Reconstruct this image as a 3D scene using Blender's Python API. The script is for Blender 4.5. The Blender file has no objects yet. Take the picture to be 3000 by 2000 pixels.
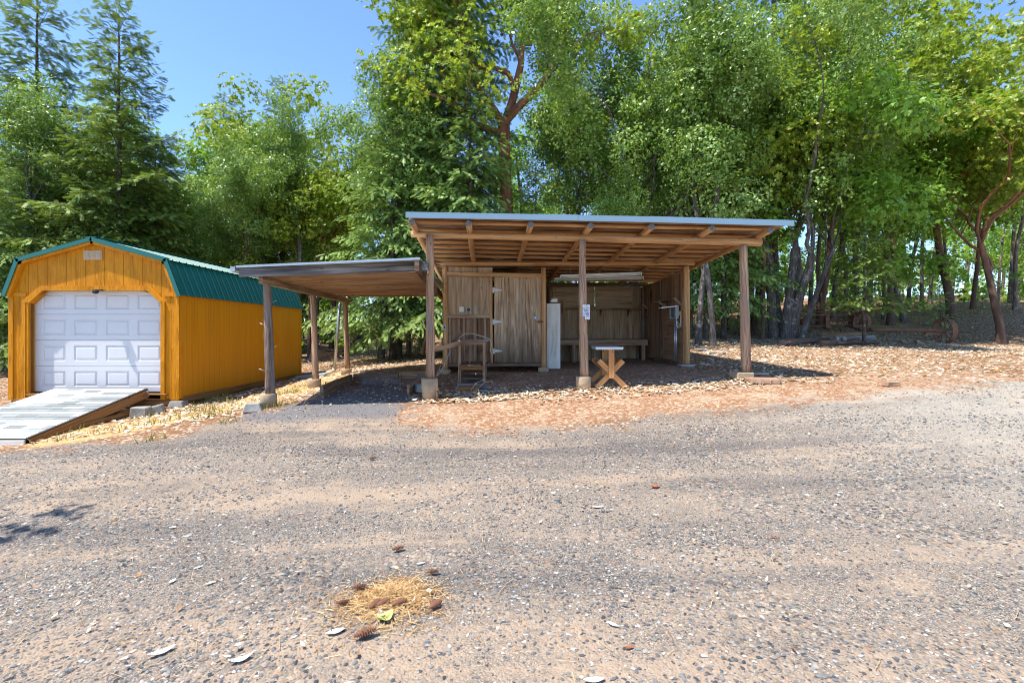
import bpy, math, random
import numpy as np
from mathutils import Vector, Matrix
R = math.radians
rnd = random.Random(11)
NR = np.random.default_rng(7)
scene = bpy.context.scene
COL = scene.collection
H = 1.6                       # eye height over the gravel at the camera
F = 1450.0                    # focal length in pixels of a 3000 px wide picture
def at(px, py, Y):
    return Vector(((px - 1500) / F * Y, Y, H - (py - 975) / F * Y))

# ------------------------------------------------------------------ objects
def tag(o, label=None, cat=None, group=None, kind=None):
    if label: o['label'] = label
    if cat: o['category'] = cat
    if group: o['group'] = group
    if kind: o['kind'] = kind
    return o
def thing(name, label, cat, loc, group=None):
    o = bpy.data.objects.new(name, None); COL.objects.link(o)
    o.empty_display_size = 0.1
    o.location = loc; o['root'] = list(loc)
    return tag(o, label, cat, group)
def root_of(o):
    while o.parent: o = o.parent
    return Vector(o.location)
def link_mesh(name, me, mat, parent=None, loc=None):
    o = bpy.data.objects.new(name, me); COL.objects.link(o)
    for m in (mat if isinstance(mat, (list, tuple)) else [mat]): me.materials.append(m)
    if parent: o.parent = parent
    if loc is not None: o.location = loc
    return o
def copy_tree(o, parent=None):
    c = o.copy(); COL.objects.link(c); c.parent = parent
    for ch in list(o.children): copy_tree(ch, c)
    return c

def axes(d, up=(0, 0, 1)):
    d = Vector(d).normalized(); up = Vector(up)
    if abs(d.dot(up.normalized())) > .98: up = Vector((1, 0, 0)) if abs(d.x) < .9 else Vector((0, 1, 0))
    s = d.cross(up).normalized(); u = s.cross(d).normalized()
    return d, s, u

class MB:
    """collects pieces of one part and links them as one mesh"""
    def __init__(s): s.v = []; s.f = []; s.uv = []; s.sm = []; s.tone = []
    def face(s, pts, uvs=None, smooth=False, tone=0.):
        i = len(s.v); s.v += [tuple(p) for p in pts]; s.f.append(tuple(range(i, i + len(pts))))
        s.uv.append(uvs or [(p[0], p[2]) for p in pts]); s.sm.append(smooth); s.tone.append(tone)
    def hexa(s, c, ax, L, tone=0.):
        # c: 8 corners indexed [i][j][k] over axes ; ax: length axis index
        o = rnd.random() * 50
        i0 = len(s.v); s.v += [tuple(p) for p in c]
        q = [(0,1,3,2),(4,6,7,5),(0,4,5,1),(2,3,7,6),(0,2,6,4),(1,5,7,3)]
        na = [0,0,1,1,2,2]
        def crd(k): return ((k >> 2) & 1, (k >> 1) & 1, k & 1)
        for fa, n in zip(q, na):
            s.f.append(tuple(i0 + k for k in fa))
            inpl = [a for a in range(3) if a != n]
            if ax in inpl: ua = ax; va = [a for a in inpl if a != ax][0]
            else: ua, va = inpl
            s.uv.append([(crd(k)[ua] * L[ua] + o, crd(k)[va] * L[va] + o * .37 + n * .31) for k in fa])
            s.sm.append(False); s.tone.append(tone)
    def box(s, c, size, rz=0., tone=0., rot=None):
        M = rot if rot is not None else Matrix.Rotation(rz, 3, 'Z'); c = Vector(c)
        pts = []
        for i in (-.5, .5):
            for j in (-.5, .5):
                for k in (-.5, .5):
                    pts.append(c + M @ Vector((i * size[0], j * size[1], k * size[2])))
        s.hexa(pts, max(range(3), key=lambda a: size[a]), size, tone)
    def beam(s, p0, p1, w, h, up=(0, 0, 1), tone=0., tilt=0.):
        p0, p1 = Vector(p0), Vector(p1); d, sd, u = axes(p1 - p0, up)
        if tilt:
            q = Matrix.Rotation(tilt, 3, d); sd = q @ sd; u = q @ u
        pts = []
        for p in (p0, p1):
            for j in (-.5, .5):
                for k in (-.5, .5): pts.append(p + sd * (w * j) + u * (h * k))
        s.hexa(pts, 0, ((p1 - p0).length, w, h), tone)
    def prism(s, poly, d, tone=0.):
        """planar polygon (list of Vectors, outward face first) extruded by vector d"""
        o = rnd.random() * 40; d = Vector(d); n = len(poly)
        a = [Vector(p) for p in poly]; b = [p + d for p in a]
        if abs(d.y) >= max(abs(d.x), abs(d.z)): uvf = lambda p: (p.z + o, p.x + o * .3)
        elif abs(d.x) >= abs(d.z): uvf = lambda p: (p.z + o, p.y + o * .3)
        else: uvf = lambda p: (p.x + o, p.y + o * .3)
        s.face(a, [uvf(p) for p in a], tone=tone); s.face(b[::-1], [uvf(p) for p in b[::-1]], tone=tone)
        for i in range(n):
            j = (i + 1) % n; w = (a[i] - a[j]).length
            s.face([a[j], a[i], b[i], b[j]], [(o + w, o), (o, o), (o, o + d.length), (o + w, o + d.length)], tone=tone)
    def path(s, pts, rad, n=8, caps=True, rough=0., tone=0., seed=None):
        pts = [Vector(p) for p in pts]; m = len(pts)
        if not isinstance(rad, (list, tuple)): rad = [rad] * m
        rr = random.Random(seed if seed is not None else rnd.random())
        i0 = len(s.v); L = 0.; Ls = []; o = rr.random() * 50
        sd = None
        for i, p in enumerate(pts):
            d = (pts[min(i + 1, m - 1)] - pts[max(i - 1, 0)])
            if d.length < 1e-9: d = Vector((0, 0, 1))
            d.normalize()
            if sd is None: d_, sd, u = axes(d, (0.13, .21, 1) if abs(d.z) < .9 else (1, 0, 0))
            sd = (sd - d * sd.dot(d)).normalized(); u = sd.cross(d)
            if i: L += (p - pts[i - 1]).length
            Ls.append(L)
            for k in range(n):
                a = 2 * math.pi * k / n; r = rad[i] * (1 + rough * (rr.random() - .5) * 2)
                s.v.append(tuple(p + sd * (math.cos(a) * r) + u * (math.sin(a) * r)))
        for i in range(m - 1):
            for k in range(n):
                k2 = (k + 1) % n
                s.f.append((i0 + i * n + k, i0 + i * n + k2, i0 + (i + 1) * n + k2, i0 + (i + 1) * n + k))
                c = 2 * math.pi * max(rad[i], 1e-3)
                s.uv.append([(Ls[i] + o, c * k / n + o), (Ls[i] + o, c * (k + 1) / n + o), (Ls[i + 1] + o, c * (k + 1) / n + o), (Ls[i + 1] + o, c * k / n + o)])
                s.sm.append(True); s.tone.append(tone)
        if caps:
            for i, rev in ((0, True), (m - 1, False)):
                ring = [i0 + i * n + k for k in range(n)]
                if rev: ring = ring[::-1]
                s.f.append(tuple(ring)); s.uv.append([(o + math.cos(6.283 * k / n) * rad[i] * .3, o + math.sin(6.283 * k / n) * rad[i]) for k in range(n)])
                s.sm.append(False); s.tone.append(tone)
    def log(s, p0, p1, r0, r1=None, n=12, seg=8, bow=.012, rough=.05, tone=0.):
        p0, p1 = Vector(p0), Vector(p1); r1 = r0 if r1 is None else r1
        d, sd, u = axes(p1 - p0); pts = []; rad = []
        a1, a2 = rnd.uniform(-bow, bow), rnd.uniform(-bow, bow)
        for i in range(seg + 1):
            t = i / seg; b = math.sin(math.pi * t)
            pts.append(p0.lerp(p1, t) + sd * (a1 * b + rnd.uniform(-.3, .3) * bow * (0 < i < seg)) + u * (a2 * b))
            rad.append((r0 + (r1 - r0) * t) * (1 + rnd.uniform(-rough, rough)))
        s.path(pts, rad, n, rough=rough * .6, tone=tone)
    def mesh(s, name):
        me = bpy.data.meshes.new(name)
        me.from_pydata(s.v, [], s.f); me.update()
        uv = me.uv_layers.new(name='UVMap')
        flat = np.array([c for q in s.uv for c in q], dtype=np.float32).ravel()
        uv.data.foreach_set('uv', flat)
        me.polygons.foreach_set('use_smooth', np.array(s.sm, dtype=bool))
        if any(s.tone):
            at_ = me.attributes.new('tone', 'FLOAT', 'FACE'); at_.data.foreach_set('value', np.array(s.tone, dtype=np.float32))
        return me
    def build(s, name, mat, parent=None, loc=None, bevel=0., label=None):
        base = root_of(parent) if parent else Vector(loc or (0, 0, 0))
        s.v = [(p[0] - base.x, p[1] - base.y, p[2] - base.z) for p in s.v]
        o = link_mesh(name, s.mesh(name), mat, parent, None if parent else base)
        if bevel:
            b = o.modifiers.new('edge', 'BEVEL'); b.width = bevel; b.segments = 1; b.limit_method = 'ANGLE'; b.angle_limit = R(50)
        if label: o['label'] = label
        return o

def quads_mesh(name, V, tone):
    """V (n,4,3) separate quads with one tone each"""
    n = len(V); me = bpy.data.meshes.new(name)
    me.vertices.add(n * 4); me.vertices.foreach_set('co', V.reshape(-1).astype(np.float32))
    me.loops.add(n * 4); me.loops.foreach_set('vertex_index', np.arange(n * 4, dtype=np.int32))
    me.polygons.add(n); me.polygons.foreach_set('loop_start', np.arange(0, n * 4, 4, dtype=np.int32))
    me.update(calc_edges=True)
    a = me.attributes.new('tone', 'FLOAT', 'FACE'); a.data.foreach_set('value', np.asarray(tone, dtype=np.float32))
    return me

# ------------------------------------------------------------------ materials
class N:
    def __init__(s, name):
        s.m = bpy.data.materials.new(name); s.m.use_nodes = True; s.t = s.m.node_tree; s.t.nodes.clear()
        s.out = s.t.nodes.new('ShaderNodeOutputMaterial')
    def n(s, typ, _in=None, **kw):
        x = s.t.nodes.new('ShaderNode' + typ)
        for k, v in kw.items(): setattr(x, k, v)
        for k, v in (_in or {}).items():
            i = x.inputs[k]
            if isinstance(v, bpy.types.NodeSocket): s.t.links.new(v, i)
            else: i.default_value = v
        return x
    def math(s, op, a, b=0., c=0., clamp=False):
        return s.n('Math', {0: a, 1: b, 2: c}, operation=op, use_clamp=clamp).outputs[0]
    def mix(s, f, a, b, bt='MIX'):
        def c(v): return v if isinstance(v, bpy.types.NodeSocket) else (*v, 1.) if len(v) == 3 else v
        return s.n('Mix', {0: f, 6: c(a), 7: c(b)}, data_type='RGBA', blend_type=bt, clamp_factor=True).outputs[2]
    def ramp(s, f, stops, interp='LINEAR'):
        x = s.n('ValToRGB', {0: f}); r = x.color_ramp; r.interpolation = interp
        while len(r.elements) < len(stops): r.elements.new(.5)
        for e, (p, c) in zip(r.elements, stops):
            e.position = p; e.color = (*c, 1.) if len(c) == 3 else c
        return x.outputs[0]
    def step(s, x, lo, hi): return s.n('MapRange', {0: x, 1: lo, 2: hi, 3: 0., 4: 1.}, interpolation_type='SMOOTHSTEP').outputs[0]
    def noise(s, vec, scale, detail=4., rough=.55, dist=0.):
        return s.n('TexNoise', {'Vector': vec, 'Scale': scale, 'Detail': detail, 'Roughness': rough, 'Distortion': dist}).outputs[0]
    def map(s, vec, scale=(1, 1, 1), rot=(0, 0, 0), loc=(0, 0, 0)):
        return s.n('Mapping', {'Vector': vec, 'Scale': scale, 'Rotation': rot, 'Location': loc}).outputs[0]
    def uv(s): return s.n('UVMap', uv_map='UVMap').outputs[0]
    def pos(s): return s.n('NewGeometry').outputs['Position']
    def obj(s): return s.n('TexCoord').outputs['Object']
    def attr(s, name): return s.n('Attribute', attribute_name=name, attribute_type='GEOMETRY').outputs['Fac']
    def bump(s, h, strength=.3, dist=.01, normal=None):
        d = {'Height': h, 'Strength': strength, 'Distance': dist}
        if normal: d['Normal'] = normal
        return s.n('Bump', d).outputs[0]
    def pbr(s, col, rough=.7, normal=None, metal=0., spec=.5, **kw):
        d = {'Base Color': col if isinstance(col, bpy.types.NodeSocket) else (*col, 1.), 'Roughness': rough, 'Metallic': metal, 'Specular IOR Level': spec}
        if normal: d['Normal'] = normal
        d.update(kw)
        b = s.n('BsdfPrincipled', d); s.t.links.new(b.outputs[0], s.out.inputs[0]); return b

def wood(name, stops, grey=None, greyamt=.5, su=1.6, sv=38., bump=.35, rough=.8, knots=True, stain=None, bot=None):
    k = N(name); uv = k.uv()
    g = k.noise(k.map(uv, (su, sv, 1)), 1., 6., .62, .6)
    g2 = k.noise(k.map(uv, (su * .3, sv * .25, 1)), 1., 3., .5)
    f = k.math('ADD', k.math('MULTIPLY', g, .65), k.math('MULTIPLY', g2, .35))
    f = k.math('ADD', k.math('MULTIPLY', k.math('SUBTRACT', f, .5), 2.1), .52, clamp=True)
    c = k.ramp(f, stops)
    h = f
    if knots:
        vo = k.n('TexVoronoi', {'Vector': k.map(uv, (3.1, 9., 1)), 'Scale': 1.}).outputs['Distance']
        kn = k.math('SUBTRACT', 1., k.step(vo, .05, .16))
        c = k.mix(k.math('MULTIPLY', kn, .7), c, tuple(x * .35 for x in stops[0][1]))
    if grey:
        gn = k.step(k.noise(k.map(uv, (.9, 5., 1)), 1., 4., .6), .62 - .35 * greyamt, .78 - .2 * greyamt)
        c = k.mix(k.math('MULTIPLY', gn, .85), c, k.mix(g, tuple(x * .55 for x in grey), grey))
    if stain:
        p = k.pos(); sn = k.noise(p, stain[1], 4., .6)
        c = k.mix(k.step(sn, stain[2], stain[2] + .16), c, stain[0])
    if bot:   # dirt splashed up from the ground: colour, z low, z high
        z = k.n('SeparateXYZ', {0: k.pos()}).outputs[2]
        m = k.math('SUBTRACT', 1., k.step(k.math('ADD', z, k.math('MULTIPLY', k.noise(k.map(k.pos(), (9, 9, .7)), 1., 4.), bot[3])), bot[1], bot[2]))
        c = k.mix(k.math('MULTIPLY', m, .85), c, bot[0])
    k.pbr(c, rough, k.bump(h, bump, .012), spec=.25)
    return k.m
def plain(name, col, rough=.6, var=.12, scale=6., metal=0., bump=0., bscale=60., spec=.4):
    k = N(name); p = k.obj()
    nz = k.noise(p, scale, 5., .6)
    c = k.mix(nz, tuple(x * (1 - var * 1.6) for x in col), tuple(min(1, x * (1 + var)) for x in col))
    nm = k.bump(k.noise(p, bscale, 3.), bump, .01) if bump else None
    k.pbr(c, rough, nm, metal, spec); return k.m
def leafmat(name, stops, trans=.28, rough=.42, spec=.5, tint=None):
    k = N(name); c = k.ramp(k.attr('tone'), [(p, tuple(min(.75, x * 1.4) for x in q)) for p, q in stops])
    b = k.pbr(c, rough, spec=spec)
    t = k.n('BsdfTranslucent', {'Color': k.mix(.4, c, (.34, .44, .03))})
    mx = k.n('MixShader', {0: trans, 1: b.outputs[0], 2: t.outputs[0]}); k.t.links.new(mx.outputs[0], k.out.inputs[0])
    return k.m
# ------------------------------------------------------------------ terrain
CP = np.array([
 (0,0,0),(-4,0,-.08),(4,0,.06),(0,4,.03),(-5,5,-.13),(5,5,.18),(0,7,.1),(-12,2,-.2),(12,2,.3),
 (-7.65,7.86,-.15),(-7.1,10.5,.0),(-10.7,10.5,-.05),(-7.1,16.7,.15),(-12,16.5,.02),(-9.6,8.9,-.13),(-14,9,-.25),
 (-4.49,9.14,.25),(-4.6,11.6,.33),(-4.82,14.2,.40),(-6,12.5,.16),
 (-1.55,9.3,.37),(1.36,9.46,.54),(4.52,9.64,.71),(-3,8.3,.22),(-.6,8.5,.3),(3,8.3,.43),
 (-1.6,11.85,.64),(.8,12,.67),(4.2,12.2,.80),(-1.5,15,.72),(2,14.8,.74),(4.3,15,.84),
 (-3,12.8,.60),(-4.1,10.4,.36),(-1.65,10.6,.5),
 (8,9.5,.75),(10.3,10,.62),(13,8,.5),(7,12,.88),(9,14,1.0),(13,13.5,.95),(17,16,1.0),
 (18.3,21,1.17),(10.4,19,1.38),(10.8,17,1.2),(15,23,1.72),(14,18,1.15),(26,28,2.95),(46,45,4.4),(26,20,1.5),(8,24,1.6),(10,32,2.4),
 (-5.5,20,.62),(-7,26,.6),(0,20,.8),(0,28,1.0),(-20,20,.3),(-20,30,.4),(4,19,1.1),
 (0,60,3.5),(-40,50,1.5),(40,80,7),(80,50,6),(90,10,2),(-70,10,-.5),(0,-40,-1),(60,-40,0),(-60,-40,-1),(0,130,6),(-110,110,2),(120,120,9),(140,-90,0),(-140,-90,-1),(140,10,3),(-140,20,0)], dtype=float)
def _U(r2): return np.where(r2 > 1e-12, r2 * np.log(r2 + 1e-12) * .5, 0.)
_n = len(CP); _d = CP[:, None, :2] - CP[None, :, :2]
_K = _U((_d ** 2).sum(-1)) + np.eye(_n) * .15
_Pm = np.c_[np.ones(_n), CP[:, :2]]
_A = np.zeros((_n + 3, _n + 3)); _A[:_n, :_n] = _K; _A[:_n, _n:] = _Pm; _A[_n:, :_n] = _Pm.T
_w = np.linalg.solve(_A, np.r_[CP[:, 2], 0, 0, 0])
PADP = [(-4.1,8.7),(-3.72,9.8),(-3.89,12.07),(-2.03,11.95),(-1.97,9.45),(-1.75,8.9)]
def inside(x, y, poly):
    c = np.zeros(x.shape, bool); n = len(poly)
    for i in range(n):
        x0, y0 = poly[i]; x1, y1 = poly[(i + 1) % n]
        k = ((y0 > y) != (y1 > y)) & (x < (x1 - x0) * (y - y0) / (y1 - y0 + 1e-12) + x0)
        c ^= k
    return c
def segdist(x, y, pts):
    d = np.full(x.shape, 1e9)
    for (x0, y0), (x1, y1) in zip(pts[:-1], pts[1:]):
        t = np.clip(((x - x0) * (x1 - x0) + (y - y0) * (y1 - y0)) / ((x1 - x0) ** 2 + (y1 - y0) ** 2), 0, 1)
        d = np.minimum(d, np.hypot(x - x0 - t * (x1 - x0), y - y0 - t * (y1 - y0)))
    return d
def terrain(x, y):
    x = np.atleast_1d(np.asarray(x, float)); y = np.atleast_1d(np.asarray(y, float)); sh = x.shape; x = x.ravel(); y = y.ravel()
    z = np.empty(x.shape)
    for a in range(0, len(x), 20000):
        s = slice(a, a + 20000)
        r2 = (x[s, None] - CP[None, :, 0]) ** 2 + (y[s, None] - CP[None, :, 1]) ** 2
        z[s] = _U(r2) @ _w[:_n] + _w[_n] + _w[_n + 1] * x[s] + _w[_n + 2] * y[s]
    far = np.clip((np.hypot(x, y) - 12) / 30, 0, 1)
    z += .018 * np.sin(x * 2.3 + 1.3 * np.sin(y * 1.7)) * np.sin(y * 2.9 + x * .6) + far * .12 * np.sin(x * .5 + y * .3) * np.sin(y * .41)
    ins = inside(x, y, PADP)
    zp = .30 + .02 * (y - 9) + .012 * np.sin(x * 5 + y * 3)
    b = np.clip((y - 8.7) / .8, 0, 1) * ins
    z = z * (1 - b) + zp * b
    return z.reshape(sh)
def gz(x, y): return float(terrain(x, y)[0])
_Ys = np.arange(1.6, 70, .02)
def hit(px, py):
    """where the sight line through a picture point meets the ground"""
    X = (px - 1500) / F * _Ys; Z = H - (py - 975) / F * _Ys
    g = terrain(X, _Ys); k = np.argmax(Z < g)
    return Vector((X[k], _Ys[k], g[k]))
def hits(pts): return [tuple(hit(*p)[:2]) for p in pts]

# edge of the road, of the red dirt and of the straw, as lines on the ground
ROAD_EDGE = [(-60, 2.0), (-14, 6.3)] + hits([(60,1318),(260,1300),(480,1285),(640,1240)]) + [(-4.55, 8.75), (-3.9, 9.2), (-3.72, 9.8), (-3.89, 12.07), (-2.03, 11.95), (-1.97, 9.45), (-1.95, 8.75)] + hits([(1180,1232),(1330,1262),(1560,1252),(1850,1225),(2160,1195),(2480,1165),(2760,1140),(3000,1112)]) + [(16, 11.5), (60, 18)]
ROAD_POLY = ROAD_EDGE + [(60, -60), (-60, -60)]
DIRT_LINE = hits([(1150,1235),(1400,1225),(1750,1190),(2100,1160),(2450,1150),(2900,1110)])
def zones(x, y):
    d = segdist(x, y, ROAD_EDGE); ins = inside(x, y, ROAD_POLY)
    road = np.clip(np.where(ins, d, -d), -1, 1)
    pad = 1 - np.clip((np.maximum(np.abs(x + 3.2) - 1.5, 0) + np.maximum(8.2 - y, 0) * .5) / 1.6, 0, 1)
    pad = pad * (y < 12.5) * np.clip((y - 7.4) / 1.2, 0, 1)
    dirt = np.exp(-(segdist(x, y, DIRT_LINE) / .8) ** 2)
    bay = np.clip(1 - segdist(x, y, [(2.6, 10.4), (4.0, 14.0), (2.0, 14.0), (1.2, 11)]) / 1.5, 0, 1) + np.clip(1 - segdist(x, y, [(-.6, 10.6), (2.5, 10.6)]) / 1.0, 0, 1)
    dirt = np.clip(np.maximum(dirt * 1.1, bay * 1.4), 0, 1)
    straw = np.clip(1 - segdist(x, y, [(-7.2, 8.3), (-6.2, 9.2), (-5.2, 10.2), (-5.3, 14)]) / 1.3, 0, 1)
    return road, pad, dirt, straw

def axis(parts):
    out = []
    for a, b, s in parts: out.append(np.arange(a, b, s))
    return np.concatenate(out)
gx = axis([(-200,-60,12),(-60,-24,2.5),(-24,-12,.45),(-12,-5,.16),(-5,-1.2,.085),(-1.2,12,.16),(12,28,.45),(28,60,2.5),(60,200.1,12)])
gy = axis([(-120,-20,12),(-20,-1,1.6),(-1,1.5,.3),(1.5,8.4,.16),(8.4,12.6,.085),(12.6,18,.2),(18,34,.5),(34,70,2.5),(70,240.1,12)])
GX, GY = np.meshgrid(gx, gy); GZ = terrain(GX, GY)
gv = np.stack([GX, GY, GZ], -1).reshape(-1, 3); nx, ny = len(gx), len(gy)
idx = np.arange(nx * ny).reshape(ny, nx)
quad = np.stack([idx[:-1, :-1], idx[:-1, 1:], idx[1:, 1:], idx[1:, :-1]], -1).reshape(-1, 4)
zr, zp_, zd, zs = zones(gv[:, 0], gv[:, 1])
def sheet(name, faces, mat):
    used = np.unique(faces); re = np.zeros(len(gv), int); re[used] = np.arange(len(used)); fc = re[faces]
    me = bpy.data.meshes.new(name); me.vertices.add(len(used)); me.vertices.foreach_set('co', gv[used].ravel().astype(np.float32))
    me.loops.add(fc.size); me.loops.foreach_set('vertex_index', fc.ravel().astype(np.int32))
    me.polygons.add(len(fc)); me.polygons.foreach_set('loop_start', np.arange(0, fc.size, 4, dtype=np.int32))
    me.polygons.foreach_set('use_smooth', np.ones(len(fc), bool)); me.update(calc_edges=True)
    for nm, arr in (('road', zr), ('pad', zp_), ('dirt', zd), ('straw', zs)):
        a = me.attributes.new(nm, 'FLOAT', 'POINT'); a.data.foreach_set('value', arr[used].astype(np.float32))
    return link_mesh(name, me, mat)

def ground_material():
    k = N('earth and gravel'); p = k.pos()
    big = k.noise(p, .55, 5., .6); mid = k.noise(p, 2.3, 6., .62); fine = k.noise(p, 14., 5., .65); grit = k.noise(p, 70., 3., .6)
    # gravel: two sizes of stones with a colour of their own
    warp = k.n('VectorMath', {0: p, 1: k.n('VectorMath', {0: k.n('TexNoise', {'Vector': p, 'Scale': 9.}).outputs[1], 3: .05}, operation='SCALE').outputs[0]}, operation='ADD').outputs[0]
    v1 = k.n('TexVoronoi', {'Vector': warp, 'Scale': 46.}); v2 = k.n('TexVoronoi', {'Vector': warp, 'Scale': 75.}); v3 = k.n('TexVoronoi', {'Vector': warp, 'Scale': 150.})
    stops = [(0, (.035,.036,.04)), (.22, (.085,.085,.09)), (.45, (.135,.132,.13)), (.62, (.19,.18,.165)), (.8, (.17,.135,.10)), (.92, (.33,.31,.28)), (1, (.24,.11,.055))]
    def r1(v): return k.n('SeparateColor', {0: v.outputs['Color']}).outputs[0]
    c1 = k.ramp(r1(v1), stops); c2 = k.ramp(r1(v2), stops); c3 = k.ramp(r1(v3), stops)
    st = k.mix(k.step(mid, .45, .6), c3, c2)
    st = k.mix(k.step(k.noise(p, 1.1, 4.), .46, .64), st, c1)
    # fine dust lying in long bands along the wheel tracks
    tr = k.noise(k.map(p, (.16, 1.15, 1), (0, 0, R(-9)), (3, 1.7, 0)), 1., 5., .6, .5)
    du = k.step(k.math('ADD', k.math('MULTIPLY', tr, .7), k.math('MULTIPLY', mid, .36)), .50, .66)
    dust = k.mix(fine, (.16,.122,.09), (.285,.225,.17))
    blue = k.mix(k.step(k.noise(k.map(p, (.12, .9, 1), (0, 0, R(-7))), 1., 4., .6), .42, .66), (.98, .93, .86), (.60, .595, .60))
    road = k.mix(k.math('MULTIPLY', du, .9), k.mix(1., st, blue, 'MULTIPLY'), dust)
    sx = k.n('SeparateXYZ', {0: p}).outputs[0]
    pale = k.step(k.math('ADD', sx, k.math('MULTIPLY', mid, 3.)), 4.2, 9.)
    road = k.mix(k.math('MULTIPLY', pale, .55), road, k.mix(fine, (.20,.192,.168), (.34,.325,.285)))
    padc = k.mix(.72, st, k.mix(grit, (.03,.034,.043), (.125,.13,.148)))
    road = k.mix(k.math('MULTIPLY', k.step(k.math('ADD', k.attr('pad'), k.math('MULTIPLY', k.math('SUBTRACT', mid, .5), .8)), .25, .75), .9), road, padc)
    # red dirt and leaf litter away from the road
    red = k.mix(fine, (.17,.078,.038), (.33,.165,.085)); red = k.mix(k.step(mid, .48, .66), red, k.mix(fine, (.26,.16,.095), (.42,.285,.18)))
    red = k.mix(k.math('MULTIPLY', k.step(r1(k.n('TexVoronoi', {'Vector': k.map(warp, (1, 1.5, 1)), 'Scale': 26.})), .62, .68), .75), red, k.mix(grit, (.34,.25,.155), (.56,.47,.34)))
    red = k.mix(k.math('MULTIPLY', k.step(k.noise(p, 38., 3., .7), .58, .66), .6), red, (.12,.065,.04))
    lv = k.n('TexVoronoi', {'Vector': k.map(warp, (1, 1.3, 1)), 'Scale': 13.}); lr = r1(lv)
    lit = k.ramp(lr, [(0, (.16,.075,.035)), (.25, (.31,.19,.10)), (.45, (.42,.29,.17)), (.68, (.58,.47,.33)), (.9, (.70,.62,.49)), (1, (.36,.15,.05))])
    lit = k.mix(k.step(lv.outputs['Distance'], .30, .52), lit, (.19,.095,.045))
    lit = k.mix(k.step(big, .50, .66), lit, red)
    strw = k.mix(k.noise(k.map(p, (30, 9, 1), (0, 0, .5)), 1., 4., .7), (.30,.15,.05), (.66,.47,.22))
    strw = k.mix(k.step(k.noise(p, 1.6, 4.), .60, .72), strw, (.19,.21,.05))
    soil = k.mix(k.step(k.math('ADD', k.attr('dirt'), k.math('MULTIPLY', k.math('SUBTRACT', mid, .5), 1.1)), .25, .6), lit, red)
    soil = k.mix(k.step(k.math('ADD', k.attr('straw'), k.math('MULTIPLY', k.math('SUBTRACT', mid, .5), .9)), .25, .6), soil, strw)
    e = k.step(k.math('ADD', k.attr('road'), k.math('ADD', k.math('MULTIPLY', k.math('SUBTRACT', mid, .5), 2.6), k.math('MULTIPLY', k.math('SUBTRACT', fine, .5), 1.0))), -.34, .40)
    road = k.n('VectorMath', {0: road, 1: (1.42, 1.36, 1.28)}, operation='MULTIPLY').outputs[0]
    col = k.mix(e, soil, road)
    hgt = k.math('ADD', k.math('MULTIPLY', v2.outputs['Distance'], -.6), k.math('ADD', k.math('MULTIPLY', v1.outputs['Distance'], -.8), k.math('MULTIPLY', grit, .4)))
    nm = k.bump(hgt, .55, .02, k.bump(mid, .35, .08))
    k.pbr(col, .9, nm, spec=.2); return k.m
M_ground = ground_material()
cx_ = gv[quad].mean(1); isr = inside(cx_[:, 0], cx_[:, 1], ROAD_POLY)
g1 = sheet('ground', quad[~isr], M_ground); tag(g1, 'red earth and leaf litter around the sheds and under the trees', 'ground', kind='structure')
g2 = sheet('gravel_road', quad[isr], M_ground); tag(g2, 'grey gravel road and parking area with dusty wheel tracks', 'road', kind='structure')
# ------------------------------------------------------------------ materials of the buildings
M_log = wood('peeled log', [(.15,(.20,.085,.032)),(.45,(.42,.215,.085)),(.65,(.56,.32,.145)),(.9,(.68,.44,.235))], grey=(.42,.31,.22), greyamt=.15, su=.9, sv=22)
M_post = wood('weathered post', [(.2,(.10,.050,.030)),(.45,(.29,.165,.095)),(.65,(.44,.275,.165)),(.85,(.58,.41,.27))], grey=(.30,.25,.225), greyamt=.35, su=1.1, sv=26, bump=.6)
M_polegrey = wood('grey pole', [(.2,(.07,.042,.03)),(.5,(.20,.135,.10)),(.8,(.36,.26,.195))], grey=(.30,.26,.235), greyamt=.45, su=1.3, sv=24, bump=.7)
M_rough = wood('rough sawn lumber', [(.25,(.15,.085,.05)),(.5,(.31,.195,.115)),(.75,(.46,.31,.19))], grey=(.35,.31,.27), greyamt=.3, su=1.2, sv=26)
M_rafter = wood('warm rafter lumber', [(.25,(.22,.11,.05)),(.5,(.40,.24,.13)),(.75,(.55,.37,.22))], su=1.0, sv=20)
M_greyboard = wood('grey weathered board', [(.25,(.035,.033,.035)),(.5,(.13,.12,.115)),(.75,(.30,.285,.27))], su=.8, sv=18, bump=.4)
M_dark = wood('dark old timber', [(.25,(.05,.028,.018)),(.5,(.125,.072,.045)),(.75,(.22,.135,.09))], grey=(.25,.21,.18), greyamt=.4, su=1.2, sv=24)
M_retain = wood('retaining timber', [(.25,(.12,.058,.028)),(.5,(.25,.135,.07)),(.75,(.40,.245,.14))], grey=(.30,.24,.19), greyamt=.35, su=1.2, sv=24)
M_ply = wood('old plywood', [(.25,(.20,.115,.058)),(.45,(.33,.21,.115)),(.65,(.44,.30,.175)),(.85,(.55,.41,.26))], grey=(.36,.29,.22), greyamt=.3, su=.8, sv=14, bump=.2)
M_plydark = wood('stained plywood', [(.25,(.15,.08,.042)),(.5,(.29,.165,.09)),(.75,(.42,.255,.15))], su=.7, sv=9, bump=.15, stain=((.05,.026,.016), 1.4, .56))
M_sheath = wood('roof sheathing', [(.25,(.13,.068,.035)),(.45,(.25,.145,.08)),(.65,(.38,.25,.15)),(.85,(.50,.37,.25))], grey=(.42,.36,.30), greyamt=.35, su=2.2, sv=9, bump=.5, knots=False)
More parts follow.
